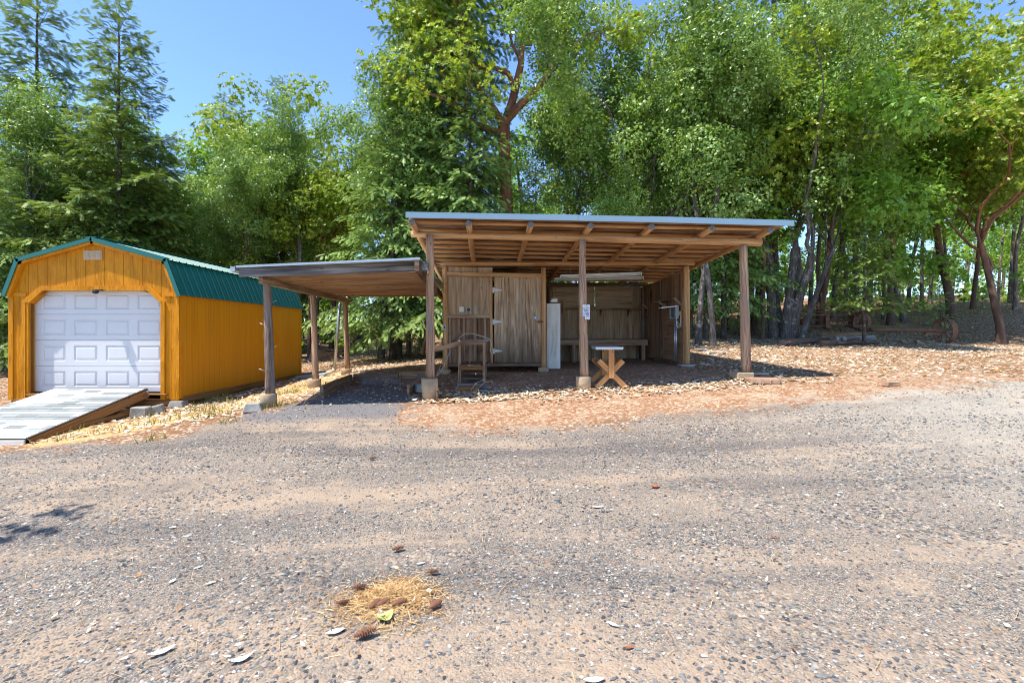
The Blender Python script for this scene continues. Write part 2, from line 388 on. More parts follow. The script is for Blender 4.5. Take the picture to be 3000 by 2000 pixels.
M_door = wood('weathered plywood door', [(.25,(.17,.095,.05)),(.42,(.31,.195,.11)),(.6,(.46,.32,.19)),(.8,(.60,.45,.29))], grey=(.40,.31,.23), greyamt=.4, su=1.6, sv=24, bump=.8, bot=((.065,.036,.022), 1.0, 2.3, .8))
M_wallfront = wood('weathered wall plywood', [(.25,(.20,.115,.06)),(.45,(.35,.225,.125)),(.65,(.47,.33,.20)),(.85,(.58,.44,.28))], grey=(.38,.31,.24), greyamt=.3, su=1.0, sv=12, bump=.35)
M_oak = wood('new orange lumber', [(.25,(.34,.14,.045)),(.5,(.52,.25,.09)),(.75,(.64,.37,.17))], su=1.2, sv=18, bump=.2)
M_brown = wood('brown stained timber', [(.25,(.16,.072,.022)),(.5,(.28,.135,.042)),(.75,(.36,.19,.075))], su=1.2, sv=18, bump=.25)
M_white = wood('flaking white board', [(.25,(.50,.44,.36)),(.5,(.66,.61,.52)),(.75,(.74,.70,.62))], su=1.5, sv=8, bump=.2, knots=False, stain=((.30,.26,.21), 4., .66))
M_conc = plain('concrete', (.47,.345,.215), .92, .45, 5., bump=.6, bscale=38)
M_concg = plain('grey concrete', (.33,.31,.27), .92, .35, 7., bump=.6, bscale=45)
M_galv = plain('galvanised steel', (.46,.49,.51), .38, .12, 9., metal=.75)
M_flash = plain('pale blue grey flashing', (.235,.345,.42), .45, .05, 3.)
M_hinge = plain('white painted hinge', (.62,.62,.58), .5, .25, 30.)
M_black = plain('black plastic', (.02,.02,.022), .45, .2)
M_cream = plain('cream plastic', (.66,.60,.46), .5, .1)
M_greypaint = plain('grey painted metal', (.33,.36,.36), .45, .15, 12.)
M_lamp = plain('white enamel', (.74,.73,.69), .4, .06)
M_yellow = plain('ochre junction box', (.56,.40,.17), .5, .15)
M_cable = plain('grey cable', (.42,.35,.27), .6, .15)
M_rust = plain('rusty iron', (.24,.115,.065), .85, .55, 9., bump=.5, bscale=50)
M_rock = plain('brown stone', (.36,.22,.14), .9, .4, 7., bump=.6, bscale=20)
M_metalroof = plain('sheet roofing', (.50,.50,.49), .4, .12, 4., metal=.4)

def siding_mat():
    k = N('orange stained siding'); uv = k.uv(); 
    a = k.noise(k.map(uv, (2.2, 15, 1)), 1., 4., .6, 1.4)
    wv = k.n('TexWave', {'Vector': k.map(uv, (.55, 5.5, 1)), 'Scale': 2.6, 'Distortion': 9., 'Detail': 3., 'Detail Scale': 1.2}, wave_type='BANDS', bands_direction='Y').outputs[1]
    msk = k.step(k.noise(k.map(uv, (1.5, 3, 1)), 1., 3.), .42, .6)
    hgt = k.math('ADD', k.math('MULTIPLY', a, .6), k.math('MULTIPLY', k.math('MULTIPLY', wv, msk), .55))
    c = k.ramp(a, [(.2,(.50,.175,.003)),(.5,(.64,.245,.004)),(.8,(.72,.30,.008))])
    c = k.mix(k.math('MULTIPLY', k.noise(k.pos(), 1.3, 4.), .35), c, (.56,.19,.003))
    k.pbr(c, .55, k.bump(hgt, .9, .016), spec=.2); return k.m
M_siding = siding_mat()
def smooth_orange():
    k = N('orange stained side boards'); uv = k.uv()
    a = k.noise(k.map(uv, (.35, 20, 1)), 1., 5., .6)
    c = k.ramp(a, [(.25,(.50,.18,.003)),(.5,(.62,.24,.004)),(.8,(.70,.295,.010))])
    b = k.step(k.noise(k.map(k.pos(), (1, .9, .12)), 1.6, 3.), .45, .75)
    c = k.mix(k.math('MULTIPLY', b, .4), c, (.68,.33,.045))
    k.pbr(c, .5, k.bump(a, .2, .006), spec=.22); return k.m
M_side = smooth_orange()
M_groove = plain('dark groove', (.19,.07,.006), .8, .2)
M_trim = siding_mat(); M_trim.name = 'orange trim'
M_teal = plain('teal metal roofing', (.003,.135,.108), .42, .08, 3., metal=.0, spec=.55)
M_gdoor = plain('white garage door', (.64,.635,.63), .42, .03, 3., bump=.05, bscale=30)
M_track = plain('white track', (.66,.66,.66), .5, .1)
def shingle_mat():
    k = N('ramp shingles'); t = k.attr('tone'); n1 = k.noise(k.pos(), 160., 2., .7)
    c = k.ramp(t, [(0,(.20,.22,.21)),(.35,(.27,.29,.28)),(.5,(.55,.56,.55)),(1,(.72,.72,.71))])
    c = k.mix(k.math('MULTIPLY', n1, .45), c, k.mix(.5, c, (.12,.13,.13)))
    k.pbr(c, .95, k.bump(n1, .4, .004), spec=.15); return k.m
M_shingle = shingle_mat()

# ------------------------------------------------------------------ orange barn shed
SF = 10.57; SB = 16.67; SX0, SX1 = -10.735, -7.10; SC = (SX0 + SX1) / 2; HW = (SX1 - SX0) / 2
shed = thing('barn_shed', 'orange stained barn shed with teal gambrel roof and white garage door', 'shed', (SC, SF, .05))
ZB = .19; DX0, DX1, DZ0, DZ1 = -10.30, -7.487, .33, 2.50; CL = .28
def topz(x):
    a = abs(x - SC)
    return 3.53 - (a / 1.56) * .44 if a < 1.56 else 3.09 - (a - 1.56) / (HW - 1.56) * .68
def botz(x):
    if x <= DX0 or x >= DX1: return ZB
    return min(DZ1, DZ1 - CL + min(x - DX0, DX1 - x))
mb = MB(); step = .2032
xs = [SX0 + i * step for i in range(int((SX1 - SX0) / step) + 1)] + [SX1]
for x0, x1 in zip(xs[:-1], xs[1:]):
    cuts = [x0 + .004] + sorted(c for c in (DX0, DX1, SC, SC - 1.56, SC + 1.56, DX0 + CL, DX1 - CL) if x0 + .01 < c < x1 - .01) + [x1 - .004]
    for a, b in zip(cuts[:-1], cuts[1:]):
        e = 1e-4
        poly = [Vector((a, SF, botz(a + e))), Vector((b, SF, botz(b - e))), Vector((b, SF, topz(b))), Vector((a, SF, topz(a)))]
        mb.prism(poly, (0, .018, 0))
mb.build('wall', M_siding, shed)
mb = MB()   # sheathing behind the grooves
for a, b in ((SX0 + .01, DX0), (DX1, SX1 - .01)): mb.box(((a + b) / 2, SF + .055, (ZB + 2.5) / 2), (b - a, .07, 2.5 - ZB))
pts = [(DX0, 2.25), (DX0 + CL, DZ1 + .01), (DX1 - CL, DZ1 + .01), (DX1, 2.25), (SX1 - .02, 2.25), (SX1 - .03, 2.40), (SC + 1.55, 3.07), (SC, 3.51), (SC - 1.55, 3.07), (SX0 + .03, 2.40), (SX0 + .02, 2.25)]
for i in range(len(xs) - 1):
    a, b = max(xs[i], SX0 + .02), min(xs[i + 1], SX1 - .02)
    mb.prism([Vector((a, SF + .0195, max(botz(a), 2.26))), Vector((b, SF + .0195, max(botz(b), 2.26))), Vector((b, SF + .0195, topz(b) - .01)), Vector((a, SF + .0195, topz(a) - .01))], (0, .012, 0))
mb.build('wall', M_groove, shed)
# long side walls and back wall
for xw, sgn in ((SX1, 1), (SX0, -1)):
    mb = MB(); y = SF + .022; n = 0
    while y < SB - .05:
        y1 = min(y + step, SB - .02)
        mb.box((xw - sgn * .012, (y + y1) / 2, (.24 + 2.42) / 2), (.016, y1 - y - .005, 2.42 - .24)); y = y1
    mb.build('wall', M_side, shed)
    mb = MB(); mb.box((xw - sgn * .035, (SF + SB) / 2 + .06, 1.33), (.026, SB - SF - .2, 2.14)); mb.build('wall', M_groove, shed)
mb = MB(); mb.prism([Vector((SX0, SB, .2)), Vector((SX1, SB, .2)), Vector((SX1, SB, 2.4)), Vector((SC + 1.56, SB, 3.08)), Vector((SC, SB, 3.52)), Vector((SC - 1.56, SB, 3.08)), Vector((SX0, SB, 2.4))], (0, -.02, 0)); mb.build('wall', M_side, shed)
# corner boards, bands and door surround
mb = MB()
def part_box(nm, m, par, c, sz, bv=.003):
    q = MB(); q.box(c, sz); return q.build(nm, m, par, bevel=bv)
for x in (SX0 + .045, SX1 - .045): part_box('corner_board', M_trim, shed, (x, SF - .0125, (ZB - .02 + 2.46) / 2), (.10, .025, 2.46 - ZB + .02))
for y in (SF + .05, SB - .05): part_box('corner_board', M_trim, shed, (SX1 + .0045, y, 1.31), (.022, .10, 2.22))
mb.box(((SX0 + DX0) / 2 + .02, SF - .012, 2.42), (DX0 - SX0 - .17, .024, .085)); mb.box(((SX1 + DX1) / 2 - .02, SF - .012, 2.42), (SX1 - DX1 - .17, .024, .085))
mb.build('trim_band', M_trim, shed, bevel=.003)
mb = MB(); tw = .09
yy = SF - .019
mb.box((DX0 - .045 - .06, yy, (ZB - .01 + 2.27) / 2), (tw, .034, 2.27 - ZB)); mb.box((DX1 + .045, yy, (ZB - .01 + 2.27) / 2), (tw, .034, 2.27 - ZB))
def band(p, q, r, s): mb.prism([Vector((x, SF - .036, z)) for x, z in (p, q, r, s)], (0, .034, 0))
o_ = .10
band((DX0 - .06 - .09, 2.27), (DX0 + .01, 2.24), (DX0 + CL + .01, DZ1), (DX0 + CL - .03, DZ1 + .10))
band((DX0 + CL - .027, DZ1 + .10), (DX0 + CL + .012, DZ1), (DX1 - CL - .012, DZ1), (DX1 - CL + .027, DZ1 + .10))
band((DX1 - CL + .03, DZ1 + .10), (DX1 - CL - .01, DZ1), (DX1, 2.24), (DX1 + .09, 2.27))
mb.box((DX0 - .03, SF + .05, (ZB + 2.24) / 2 + .07), (.05, .15, 2.24 - ZB - .14)); mb.box((DX1 + .02, SF + .05, (ZB + 2.24) / 2 + .07), (.03, .15, 2.24 - ZB - .14))
mb.box(((DX0 + DX1) / 2, SF + .07, DZ1 + .035), (DX1 - DX0 - 2 * CL, .12, .05))
mb.beam((DX0, SF + .07, 2.24), (DX0 + CL, SF + .07, DZ1 + .02), .12, .04); mb.beam((DX1, SF + .07, 2.24), (DX1 - CL, SF + .07, DZ1 + .02), .12, .04)
mb.build('door_frame', M_trim, shed, bevel=.003)
# sectional garage door: four sections of four raised panels
gd = MB(); YD = SF + .135
gd.box(((DX0 + DX1) / 2, YD + .045, (DZ0 + 2.55) / 2), (DX1 - DX0 + .2, .02, 2.55 - DZ0)); gdoor = gd.build('garage_door', M_gdoor, shed)
sh = (2.56 - DZ0) / 4; pw = (DX1 - DX0) / 4
for r in range(4):
    mb = MB(); z0 = DZ0 + r * sh + .003; z1 = z0 + sh - .007; ph0, ph1 = z0 + .11, z1 - .11
    xL, xR = DX0 - .06, DX1 + .06
    pxs = [(DX0 + .075 + pw * .98 * c + .06, DX0 + .075 + pw * .98 * c + pw * .80) for c in range(4)]
    def fz(xa, xb, za, zb): mb.box(((xa + xb) / 2, YD + .018, (za + zb) / 2), (xb - xa, .034, zb - za))
    fz(xL, xR, z0, ph0); fz(xL, xR, ph1, z1)
    e = [xL] + [q for p in pxs for q in p] + [xR]
    for a, b in zip(e[0::2], e[1::2]): fz(a, b, ph0 + .0004, ph1 - .0004)
    for xa, xb in pxs:
        def ring(d, y): return [Vector((xa + d, y, ph0 + d)), Vector((xb - d, y, ph0 + d)), Vector((xb - d, y, ph1 - d)), Vector((xa + d, y, ph1 - d))]
        rs = [ring(0, YD + .002), ring(.014, YD + .02), ring(.026, YD + .022), ring(.052, YD + .004), ring(.058, YD + .003)]
        for q0, q1 in zip(rs[:-1], rs[1:]):
            for i in range(4): mb.face([q0[i], q0[(i + 1) % 4], q1[(i + 1) % 4], q1[i]])
        mb.face(rs[-1])
    mb.build('door_section', M_gdoor, gdoor, bevel=.002)
mb = MB(); mb.box(((DX0 + DX1) / 2, YD + .012, DZ0 - .012), (DX1 - DX0 - .02, .05, .03)); mb.build('bottom_seal', M_black, gdoor)
# sill boards, floor frame and skids
mb = MB(); mb.box((SC, SF + .03, .115), (2 * HW - .12, .10, .145)); mb.box((SC + .1, SF - .03, .295), (DX1 - DX0 + .15, .13, .03))
mb.box((SX1 - .02, (SF + SB) / 2 + .03, .17), (.04, SB - SF - .06, .14)); mb.box((SX0 + .02, (SF + SB) / 2 + .03, .17), (.04, SB - SF - .06, .14))
mb.build('floor_frame', M_brown, shed, bevel=.003)
mb = MB()
for x in (SX1 - .30, SC + .6, SC - .6, SX0 + .3): mb.box((x, (SF + SB) / 2 + .05, .045), (.10, SB - SF - .2, .095))
mb.box((SX1 - .12, (SF + SB) / 2 + .05, .06), (.10, SB - SF - .2, .09))
mb.build('skid', M_brown, shed)
# ribbed metal roof
def rib_panel(mb, A, B, y0, y1, pitch=.2286):
    A = Vector((A[0], 0, A[1])); B = Vector((B[0], 0, B[1])); d = (B - A).normalized(); nrm = Vector((-d.z, 0, d.x))
    if nrm.z < 0: nrm = -nrm
    prof = [(y0, 0.)]; y = y0 + .06
    while y + .06 < y1:
        prof += [(y, 0), (y + .012, .02), (y + .034, .02), (y + .046, 0), (y + .13, 0), (y + .134, .004), (y + .142, 0)]; y += pitch
    prof += [(y1, 0.)]
    for (ya, ha), (yb, hb) in zip(prof[:-1], prof[1:]):
        a, b, c, e = A + nrm * ha, A + nrm * hb, B + nrm * hb, B + nrm * ha
        a = Vector((a.x, ya, a.z)); b = Vector((b.x, yb, b.z)); c = Vector((c.x, yb, c.z)); e = Vector((e.x, ya, e.z))
        mb.face([a, e, c, b]) if d.x > 0 else mb.face([a, b, c, e])
AP = (SC, 3.61); KR = (SC + 1.585, 3.165); KL = (SC - 1.585, 3.165); KR2 = (SC + 1.585 + .085, 3.165 - .023); KL2 = (SC - 1.585 - .085, 3.165 - .023); ER = (SC + 1.875, 2.40); EL = (SC - 1.875, 2.40)
for A, B in ((AP, KR2), (AP, KL2), ((KR[0], KR[1] - .025), ER), ((KL[0], KL[1] - .025), EL)):
    mb = MB(); rib_panel(mb, A, B, SF - .09, SB + .09); o = mb.build('roof_panel', M_teal, shed)
    so = o.modifiers.new('sheet', 'SOLIDIFY'); so.thickness = .004
mb = MB()
prof = [EL, KL, AP, KR, ER]
for a, b in zip(prof[:-1], prof[1:]):
    A = Vector((a[0], SF - .10, a[1])); B = Vector((b[0], SF - .10, b[1])); d = (B - A).normalized(); dn = Vector((d.z, 0, -d.x)); dn = dn if dn.z < 0 else -dn
    A -= d * .012; B += d * .012
    mb.prism([A - dn * .03, A + dn * .062, B + dn * .062, B - dn * .03] if d.x > 0 else [A - dn * .03, B - dn * .03, B + dn * .062, A + dn * .062], (0, .012, 0))
    mb.prism([A - dn * .03, A - dn * .024, B - dn * .024, B - dn * .03], (0, .12, 0))
mb.box((SC, (SF + SB) / 2, 3.632), (.24, SB - SF + .2, .012))
mb.build('rake_trim', M_teal, shed)
mb = MB()
for a, b in zip(prof[:-1], prof[1:]):
    A = Vector((a[0], SF - .075, a[1])); B = Vector((b[0], SF - .075, b[1])); d = (B - A).normalized(); dn = Vector((d.z, 0, -d.x)); dn = dn if dn.z < 0 else -dn
    mb.prism([A + dn * .035, B + dn * .035, B + dn * .12, A + dn * .12], (0, .073, 0))
mb.build('fascia_board', M_trim, shed)
mb = MB(); vx, vz = (274 - 1500) / F * SF, 1.6 + (975 - 748) / F * SF
mb.box((vx, SF - .012, vz), (.40, .022, .205), tone=0)
vent = mb.build('gable_vent', plain('tan vent frame', (.60,.36,.13), .6, .2), shed, bevel=.003)
mb = MB()
for c in (-1, 0, 1):
    for r in range(9): mb.box((vx + c * .127, SF - .029, vz - .078 + r * .0195), (.105, .012, .010), rot=Matrix.Rotation(R(35), 3, 'X'))
mb.build('louvre', plain('pale vent louvre', (.66,.55,.42), .6, .25, 40.), vent)
mb = MB(); lx, lz = (293 - 1500) / F * SF, 2.47
mb.box((lx + .02, SF - .055, lz + .035), (.17, .10, .022)); mb.path([(lx - .02, SF - .09, lz + .025), (lx - .02, SF - .09, lz), (lx - .02, SF - .09, lz - .03), (lx - .02, SF - .09, lz - .045)], [.062, .06, .045, .012], 12)
mb.build('door_lamp', M_black, shed)

# ------------------------------------------------------------------ ramp
RX0, RX1 = -9.66, -7.70; RY0, RZ0 = 7.86, -.085; RY1, RZ1 = 10.44, .415
ramp = thing('ramp', 'wooden ramp with white and grey shingles leading up to garage door', 'ramp', ((RX0 + RX1) / 2, RY0, RZ0 - .1))
dv = Vector((0, RY1 - RY0, RZ1 - RZ0)); L = dv.length; dv.normalize(); nv = Vector((0, -dv.z, dv.y))
mb = MB(); rows = 19; ex = L / rows
patt = [1,1,1,0,1,1,0,0,1,0,0,1,1,1,1,0,1,1,1]
patt = [1,1,1,0,1,1,0,0,1,0,0,0,1,1,1,1,1,1,1]
for r in range(rows):
    x = RX0 - (.17 if r % 2 else .02) ; k = 0
    while x < RX1 - .02:
        w = .325; xa, xb = max(x, RX0), min(x + w - .006, RX1); x += w; k += 1
        if xb - xa < .02: continue
        frac = (xa - RX0) / (RX1 - RX0); t = 1 if patt[r] else 0
        if r in (13, 14) and frac > .45: t = 0
        if r in (4,) and frac < .4: t = 0
        if rnd.random() < .10: t = 1 - t
        t = (.62 + rnd.random() * .38) if t else rnd.random() * .42
        a = Vector((0, RY0, RZ0)) + dv * (r * ex + .004); b = Vector((0, RY0, RZ0)) + dv * min((r + 1) * ex + .02, L)
        c = [Vector((xa, 0, 0)) + a + nv * .012, Vector((xb, 0, 0)) + a + nv * .012, Vector((xb, 0, 0)) + b + nv * .004, Vector((xa, 0, 0)) + b + nv * .004]
        mb.face(c, tone=t + .001); lo = [p - nv * .011 for p in c]
        for i in range(4): mb.face([lo[i], lo[(i + 1) % 4], c[(i + 1) % 4], c[i]], tone=.0011)
mb.build('shingle_deck', M_shingle, ramp)
mb = MB(); A = Vector(((RX0 + RX1) / 2, RY0, RZ0)) - nv * .02; mb.beam(A, A + dv * L, RX1 - RX0 - .01, .022, nv); mb.build('deck_board', M_black, ramp)
for x in (RX1 + .018, RX0 - .018, (RX0 + RX1) / 2):
    mb = MB(); A = Vector((x, RY0, RZ0)) - nv * .085; mb.beam(A + dv * .02, A + dv * (L - .01), .038, .175 if x != (RX0 + RX1) / 2 else .13, nv); mb.build('side_board', M_brown, ramp, bevel=.004)
mb = MB(); A = Vector((RX1 + .005, RY0, RZ0)) + nv * .016; mb.beam(A, A + dv * L, .05, .012, nv); mb.build('edge_strip', plain('dark shingle edge', (.05,.035,.03), .8), ramp)
mb = MB(); mb.box(((RX0 + RX1) / 2 - .02, RY0 - .02, RZ0 - .075), (RX1 - RX0, .03, .12)); mb.build('end_board', M_white, ramp, bevel=.003)
mb = MB(); mb.box((RX1 + .06, RY1 - .06, RZ1 - .09), (.03, .03, .11), rot=Matrix.Rotation(R(20), 3, 'X')); mb.build('bracket', M_galv, ramp)
mb = MB(); mb.beam((RX1 + .06, 8.75, gz(RX1 + .06, 8.75) + .03), (RX1 + .05, 10.1, gz(-7.6, 10.1) + .06), .04, .09); mb.build('brace_board', M_brown, ramp, bevel=.004)

def chunk(name, label, cat, loc, size, rz=0., mat=None, taper=.0, rough=.06, group=None, tilt=0., seed=None):
    """a chipped block: bevelled box with its corners moved a little"""
    rr = random.Random(seed if seed is not None else label)
    M = Matrix.Rotation(rz, 3, 'Z') @ Matrix.Rotation(tilt, 3, 'Y'); mb = MB(); pts = []
    for i in (-.5, .5):
        for j in (-.5, .5):
            for k in (-.5, .5):
                s = 1 - taper * (k > 0)
                pts.append(Vector(loc) + M @ Vector((i * size[0] * s + rr.uniform(-rough, rough) * size[0], j * size[1] * s + rr.uniform(-rough, rough) * size[1], k * size[2] + size[2] / 2 + rr.uniform(-rough, rough) * size[2])))
    mb.hexa(pts, 0, size)
    o = mb.build(name, mat, None, loc, bevel=min(size) * .10); return tag(o, label, cat, group)
def on(px, py): return hit(px, py)
p = on(412, 1222); chunk('concrete_block', 'broken concrete block standing upright against the ramp side', 'concrete block', p, (.30, .20, .20), .1, M_concg)
p = on(462, 1212); chunk('concrete_block', 'concrete block lying tilted behind the upright one beside the ramp', 'concrete block', p, (.26, .20, .17), .25, M_concg, tilt=R(-14))
p = Vector((-7.16, 10.62, gz(-7.16, 10.62))); chunk('pier_block', 'mossy concrete pier block under the front corner of orange shed', 'concrete block', p, (.32, .28, .13), .1, M_concg, taper=.18)
p = on(741, 1205); chunk('pier_block', 'grey pyramid shaped concrete pier block lying by the left carport post', 'concrete block', p, (.34, .30, .15), .3, M_concg, taper=.32)
# ------------------------------------------------------------------ building frame of carport and shelter
TH = R(3.2); CU, SU = math.cos(TH), math.sin(TH); O0 = (-1.546, 9.3)
def W(u, v, z): return Vector((O0[0] + u * CU - v * SU, O0[1] + u * SU + v * CU, z))
def gw(u, v): p = W(u, v, 0); return gz(p.x, p.y)
UD = W(1, 0, 0) - W(0, 0, 0); VD = W(0, 1, 0) - W(0, 0, 0)
def bx(mb, u0, u1, v0, v1, z0, z1, tone=0.):
    mb.box(W((u0 + u1) / 2, (v0 + v1) / 2, (z0 + z1) / 2), (u1 - u0, v1 - v0, z1 - z0), TH, tone)
def pier(parent, u, v, r, h, sink=.03, taper=1.12, mat=None):
    g = gw(u, v); mb = MB()
    mb.path([W(u, v, g - sink), W(u, v, g + h * .5), W(u, v, g + h - .012), W(u, v, g + h)], [r * (2 - taper), r * .99, r, r * .95], 20, rough=.012)
    mb.build('pier', mat or M_conc, parent); return g + h

# ------------------------------------------------------------------ carport
cp = thing('carport', 'low open carport of grey poles and lumber beside the pole shed', 'carport', W(-1.6, 2.4, .3))
CPOST = [(-2.95, 0.), (-2.95, 2.45), (-2.93, 5.07)]
for i, (u, v) in enumerate(CPOST):
    zt = pier(cp, u, v, (.145, .155, .15)[i], (.245, .20, .16)[i])
    mb = MB(); mb.log(W(u + .03, v, zt), W(u - .035, v, 2.50 + (.10 if i == 0 else .06)), (.088, .075, .075)[i], (.070, .068, .068)[i], 14, 14, .02, .06)
    po = mb.build('post', M_polegrey if i == 0 else M_post, cp)
    for k in range(4 if i == 0 else 3):
        nb = MB()
        a = rnd.uniform(2.6, 3.8) if k % 2 == 0 else rnd.uniform(-.5, .5); z = .9 + k * .42
        q = W(u, v, z); nb.path([q + UD * math.cos(a) * .06, q + UD * math.cos(a) * .17 + Vector((0, -.02, .04))], [.006, .004], 5)
        nb.build('nail', M_galv, po)
mb = MB(); mb.beam(W(-2.95, -.33, 2.555), W(-2.93, 5.35, 2.535), .075, .145); mb.build('side_beam', M_rough, cp, bevel=.006)
mb = MB(); mb.beam(W(-.165, -.55, 2.795), W(-.165, 2.35, 2.66), .085, .205); mb.build('side_beam', M_dark, cp, bevel=.006)
mb = MB(); mb.beam(W(-.165, 2.36, 2.66), W(-.165, 5.3, 2.60), .085, .17); mb.build('side_beam', M_rough, cp, bevel=.006)
mb = MB(); mb.beam(W(-3.24, -.50, 2.655), W(-.02, -.12, 2.825), .042, .165); mb.build('fascia_board', M_greyboard, cp, bevel=.004)
for k in range(10):
    v = -.14 + k * .565; mb = MB(); mb.beam(W(-3.2, v, 2.690), W(-.212, v, 2.772 - k * .008), .042, .118); mb.build('rafter', M_rafter, cp, bevel=.004)
mb = MB()   # corrugated sheet roof
a0, a1 = W(-3.27, -.54, 2.755), W(-.12, -.45, 2.935); b0, b1 = W(-3.27, 5.35, 2.755), W(-.12, 5.35, 2.90)
nr = 90
for i in range(nr):
    t0, t1 = i / nr, (i + 1) / nr; w0, w1 = .012 * math.cos(i * math.pi * .5), .012 * math.cos((i + 1) * math.pi * .5)
    mb.face([a0.lerp(b0, t0) + Vector((0, 0, w0)), a1.lerp(b1, t0) + Vector((0, 0, w0)), a1.lerp(b1, t1) + Vector((0, 0, w1)), a0.lerp(b0, t1) + Vector((0, 0, w1))])
o = mb.build('roof_sheet', M_metalroof, cp); so = o.modifiers.new('sheet', 'SOLIDIFY'); so.thickness = .012
mb = MB(); mb.beam(W(-3.27, -.545, 2.743), W(-.12, -.455, 2.923), .02, .035); mb.build('drip_edge', M_galv, cp)
mb = MB()
for dz, du in ((-.04, 0), (0, -.035), (0, .035)): mb.beam(W(-3.31 + du, -.58, 2.70 + dz + (.02 if du else 0)), W(-3.31 + du, 5.4, 2.67 + dz + (.02 if du else 0)), .07 if not du else .006, .006 if not du else .07)
mb.box(W(-3.31, -.582, 2.70), (.075, .006, .08), TH)
mb.build('gutter', M_galv, cp)
ptop = at(996, 886, 14.35); pbot = at(979, 1084, 14.65); pb2 = at(958, 1092, 14.8)
mb = MB(); mb.path([ptop, ptop.lerp(pbot, .5), pbot], .045, 10); ds = mb.build('downspout', M_galv, cp)
mb = MB(); mb.path([pbot + Vector((0, 0, .05)), pbot, pbot.lerp(pb2, .35) + Vector((0, 0, -.02)), pb2], .055, 10); mb.build('elbow', M_cream, ds)
q0, q1 = at(868, 1092, 15.4), at(957, 1082, 15.0); q0.z = gz(q0.x, q0.y) + .05; q1.z = gz(q1.x, q1.y) + .05
mb = MB(); mb.path([q0.lerp(q1, i / 40) for i in range(41)], [.055 if i % 2 else .062 for i in range(41)], 12)
tag(mb.build('drain_pipe', plain('grey corrugated pipe', (.30,.33,.34), .5), None, q0), 'grey corrugated drain pipe lying on the ground behind the carport', 'pipe')

# retaining timbers round the gravel bay
rw = thing('retaining_wall', 'low brown timber wall round the sunken gravel bay in carport', 'retaining wall', (-3., 11., .3))
def timber(p, q, z0, z1, w=.07, mat=M_retain, gap=.006):
    mb = MB(); zc0 = (z0[0] + z0[1]) / 2; zc1 = (z1[0] + z1[1]) / 2
    mb.beam((p[0], p[1], zc0), (q[0], q[1], zc1), w, (z0[1] - z0[0]) - gap); mb.build('timber', mat, rw, bevel=.006)
timber((-3.74, 9.75), (-3.84, 11.0), (.24, .40), (.27, .44)); timber((-3.74, 9.72), (-3.84, 10.96), (.405, .56), (.445, .585))
timber((-3.845, 11.0), (-3.93, 12.08), (.27, .44), (.30, .44)); timber((-3.845, 10.97), (-3.93, 12.08), (.445, .585), (.445, .60))
timber((-4.02, 9.1), (-3.80, 9.7), (.20, .30), (.24, .355))
timber((-3.88, 12.13), (-2.9, 12.05), (.28, .445), (.28, .455)); timber((-2.89, 12.05), (-1.9, 11.98), (.28, .47), (.28, .50), mat=M_dark)
timber((-3.88, 12.13), (-2.75, 12.04), (.45, .60), (.46, .64), mat=M_dark); timber((-2.74, 12.04), (-1.9, 11.98), (.475, .65), (.505, .68))
timber((-1.97, 9.48), (-1.93, 11.8), (.22, .42), (.26, .46), .05); timber((-1.98, 9.44), (-1.93, 11.8), (.425, .61), (.47, .66), .05)
mb = MB()
for x, y in ((-3.80, 9.95), (-3.86, 11.5), (-2.75, 12.0), (-3.5, 12.06)): mb.path([(x + .06, y - .02, .2), (x + .06, y - .02, .62)], .011, 6)
mb.build('rebar_stake', M_rust, rw)

# ------------------------------------------------------------------ pole shed
ps = thing('pole_shed', 'open fronted pole shed of peeled logs with slanted roof and plank door', 'shed', W(3., 2.6, .6))
U_L, U_M, U_R = 0., 2.915, 6.08; VI, VB = 2.55, 5.62
# front posts and piers
zt = pier(ps, 0, 0, .158, .37, taper=1.14); mb = MB(); mb.log(W(.01, 0, zt - .01), W(0, 0, 3.45), .088, .070, 14, 16, .012, .06); mb.build('post', M_post, ps)
zt = pier(ps, U_M, 0, .145, .23, taper=1.0); mb = MB(); mb.log(W(U_M + .02, 0, zt - .01), W(U_M - .02, 0, 3.37), .086, .066, 14, 16, .014, .06); mb.build('post', M_post, ps)
mb = MB(); g = gw(U_R, 0); bx(mb, U_R - .21, U_R + .13, -.14, .2, g - .05, g + .13); mb.build('pier', M_conc, ps, bevel=.02)
mb = MB(); mb.log(W(U_R + .04, 0, g + .12), W(U_R - .02, 0, 3.295), .092, .078, 14, 16, .014, .06); mb.build('post', M_post, ps)
# inner posts
for u, zt, r in ((.085, 3.19, .068), (2.455, 3.18, .062), (5.98, 3.24, .080)):
    g = pier(ps, u, VI, .135 if u < 5 else .16, .10 if u < 5 else .03, taper=1.0)
    mb = MB(); mb.log(W(u + .01, VI, g - .01), W(u, VI, zt), r * 1.06, r * .96, 14, 14, .01, .04); mb.build('post', M_log, ps)
for u in (.1, 3.02, 5.86):
    g = gw(u, VB); mb = MB(); mb.log(W(u, VB - .13, g - .05), W(u, VB - .13, 3.0), .07, .065, 12, 8, .01, .05); mb.build('post', M_plydark if u < 5 else M_dark, ps)
# beams
mb = MB(); mb.log(W(-.36, .13, 3.475), W(6.42, .02, 3.37), .060, .078, 14, 26, .012, .05); mb.build('beam', M_log, ps)
mb = MB(); mb.log(W(-.02, VI + .02, 3.255), W(6.17, VI - .02, 3.325), .052, .066, 14, 22, .010, .05); mb.build('beam', M_log, ps)
mb = MB(); mb.log(W(.1, VB - .12, 3.06), W(6.0, VB - .12, 3.08), .055, .06, 12, 14, .01, .05); mb.build('beam', M_dark, ps)
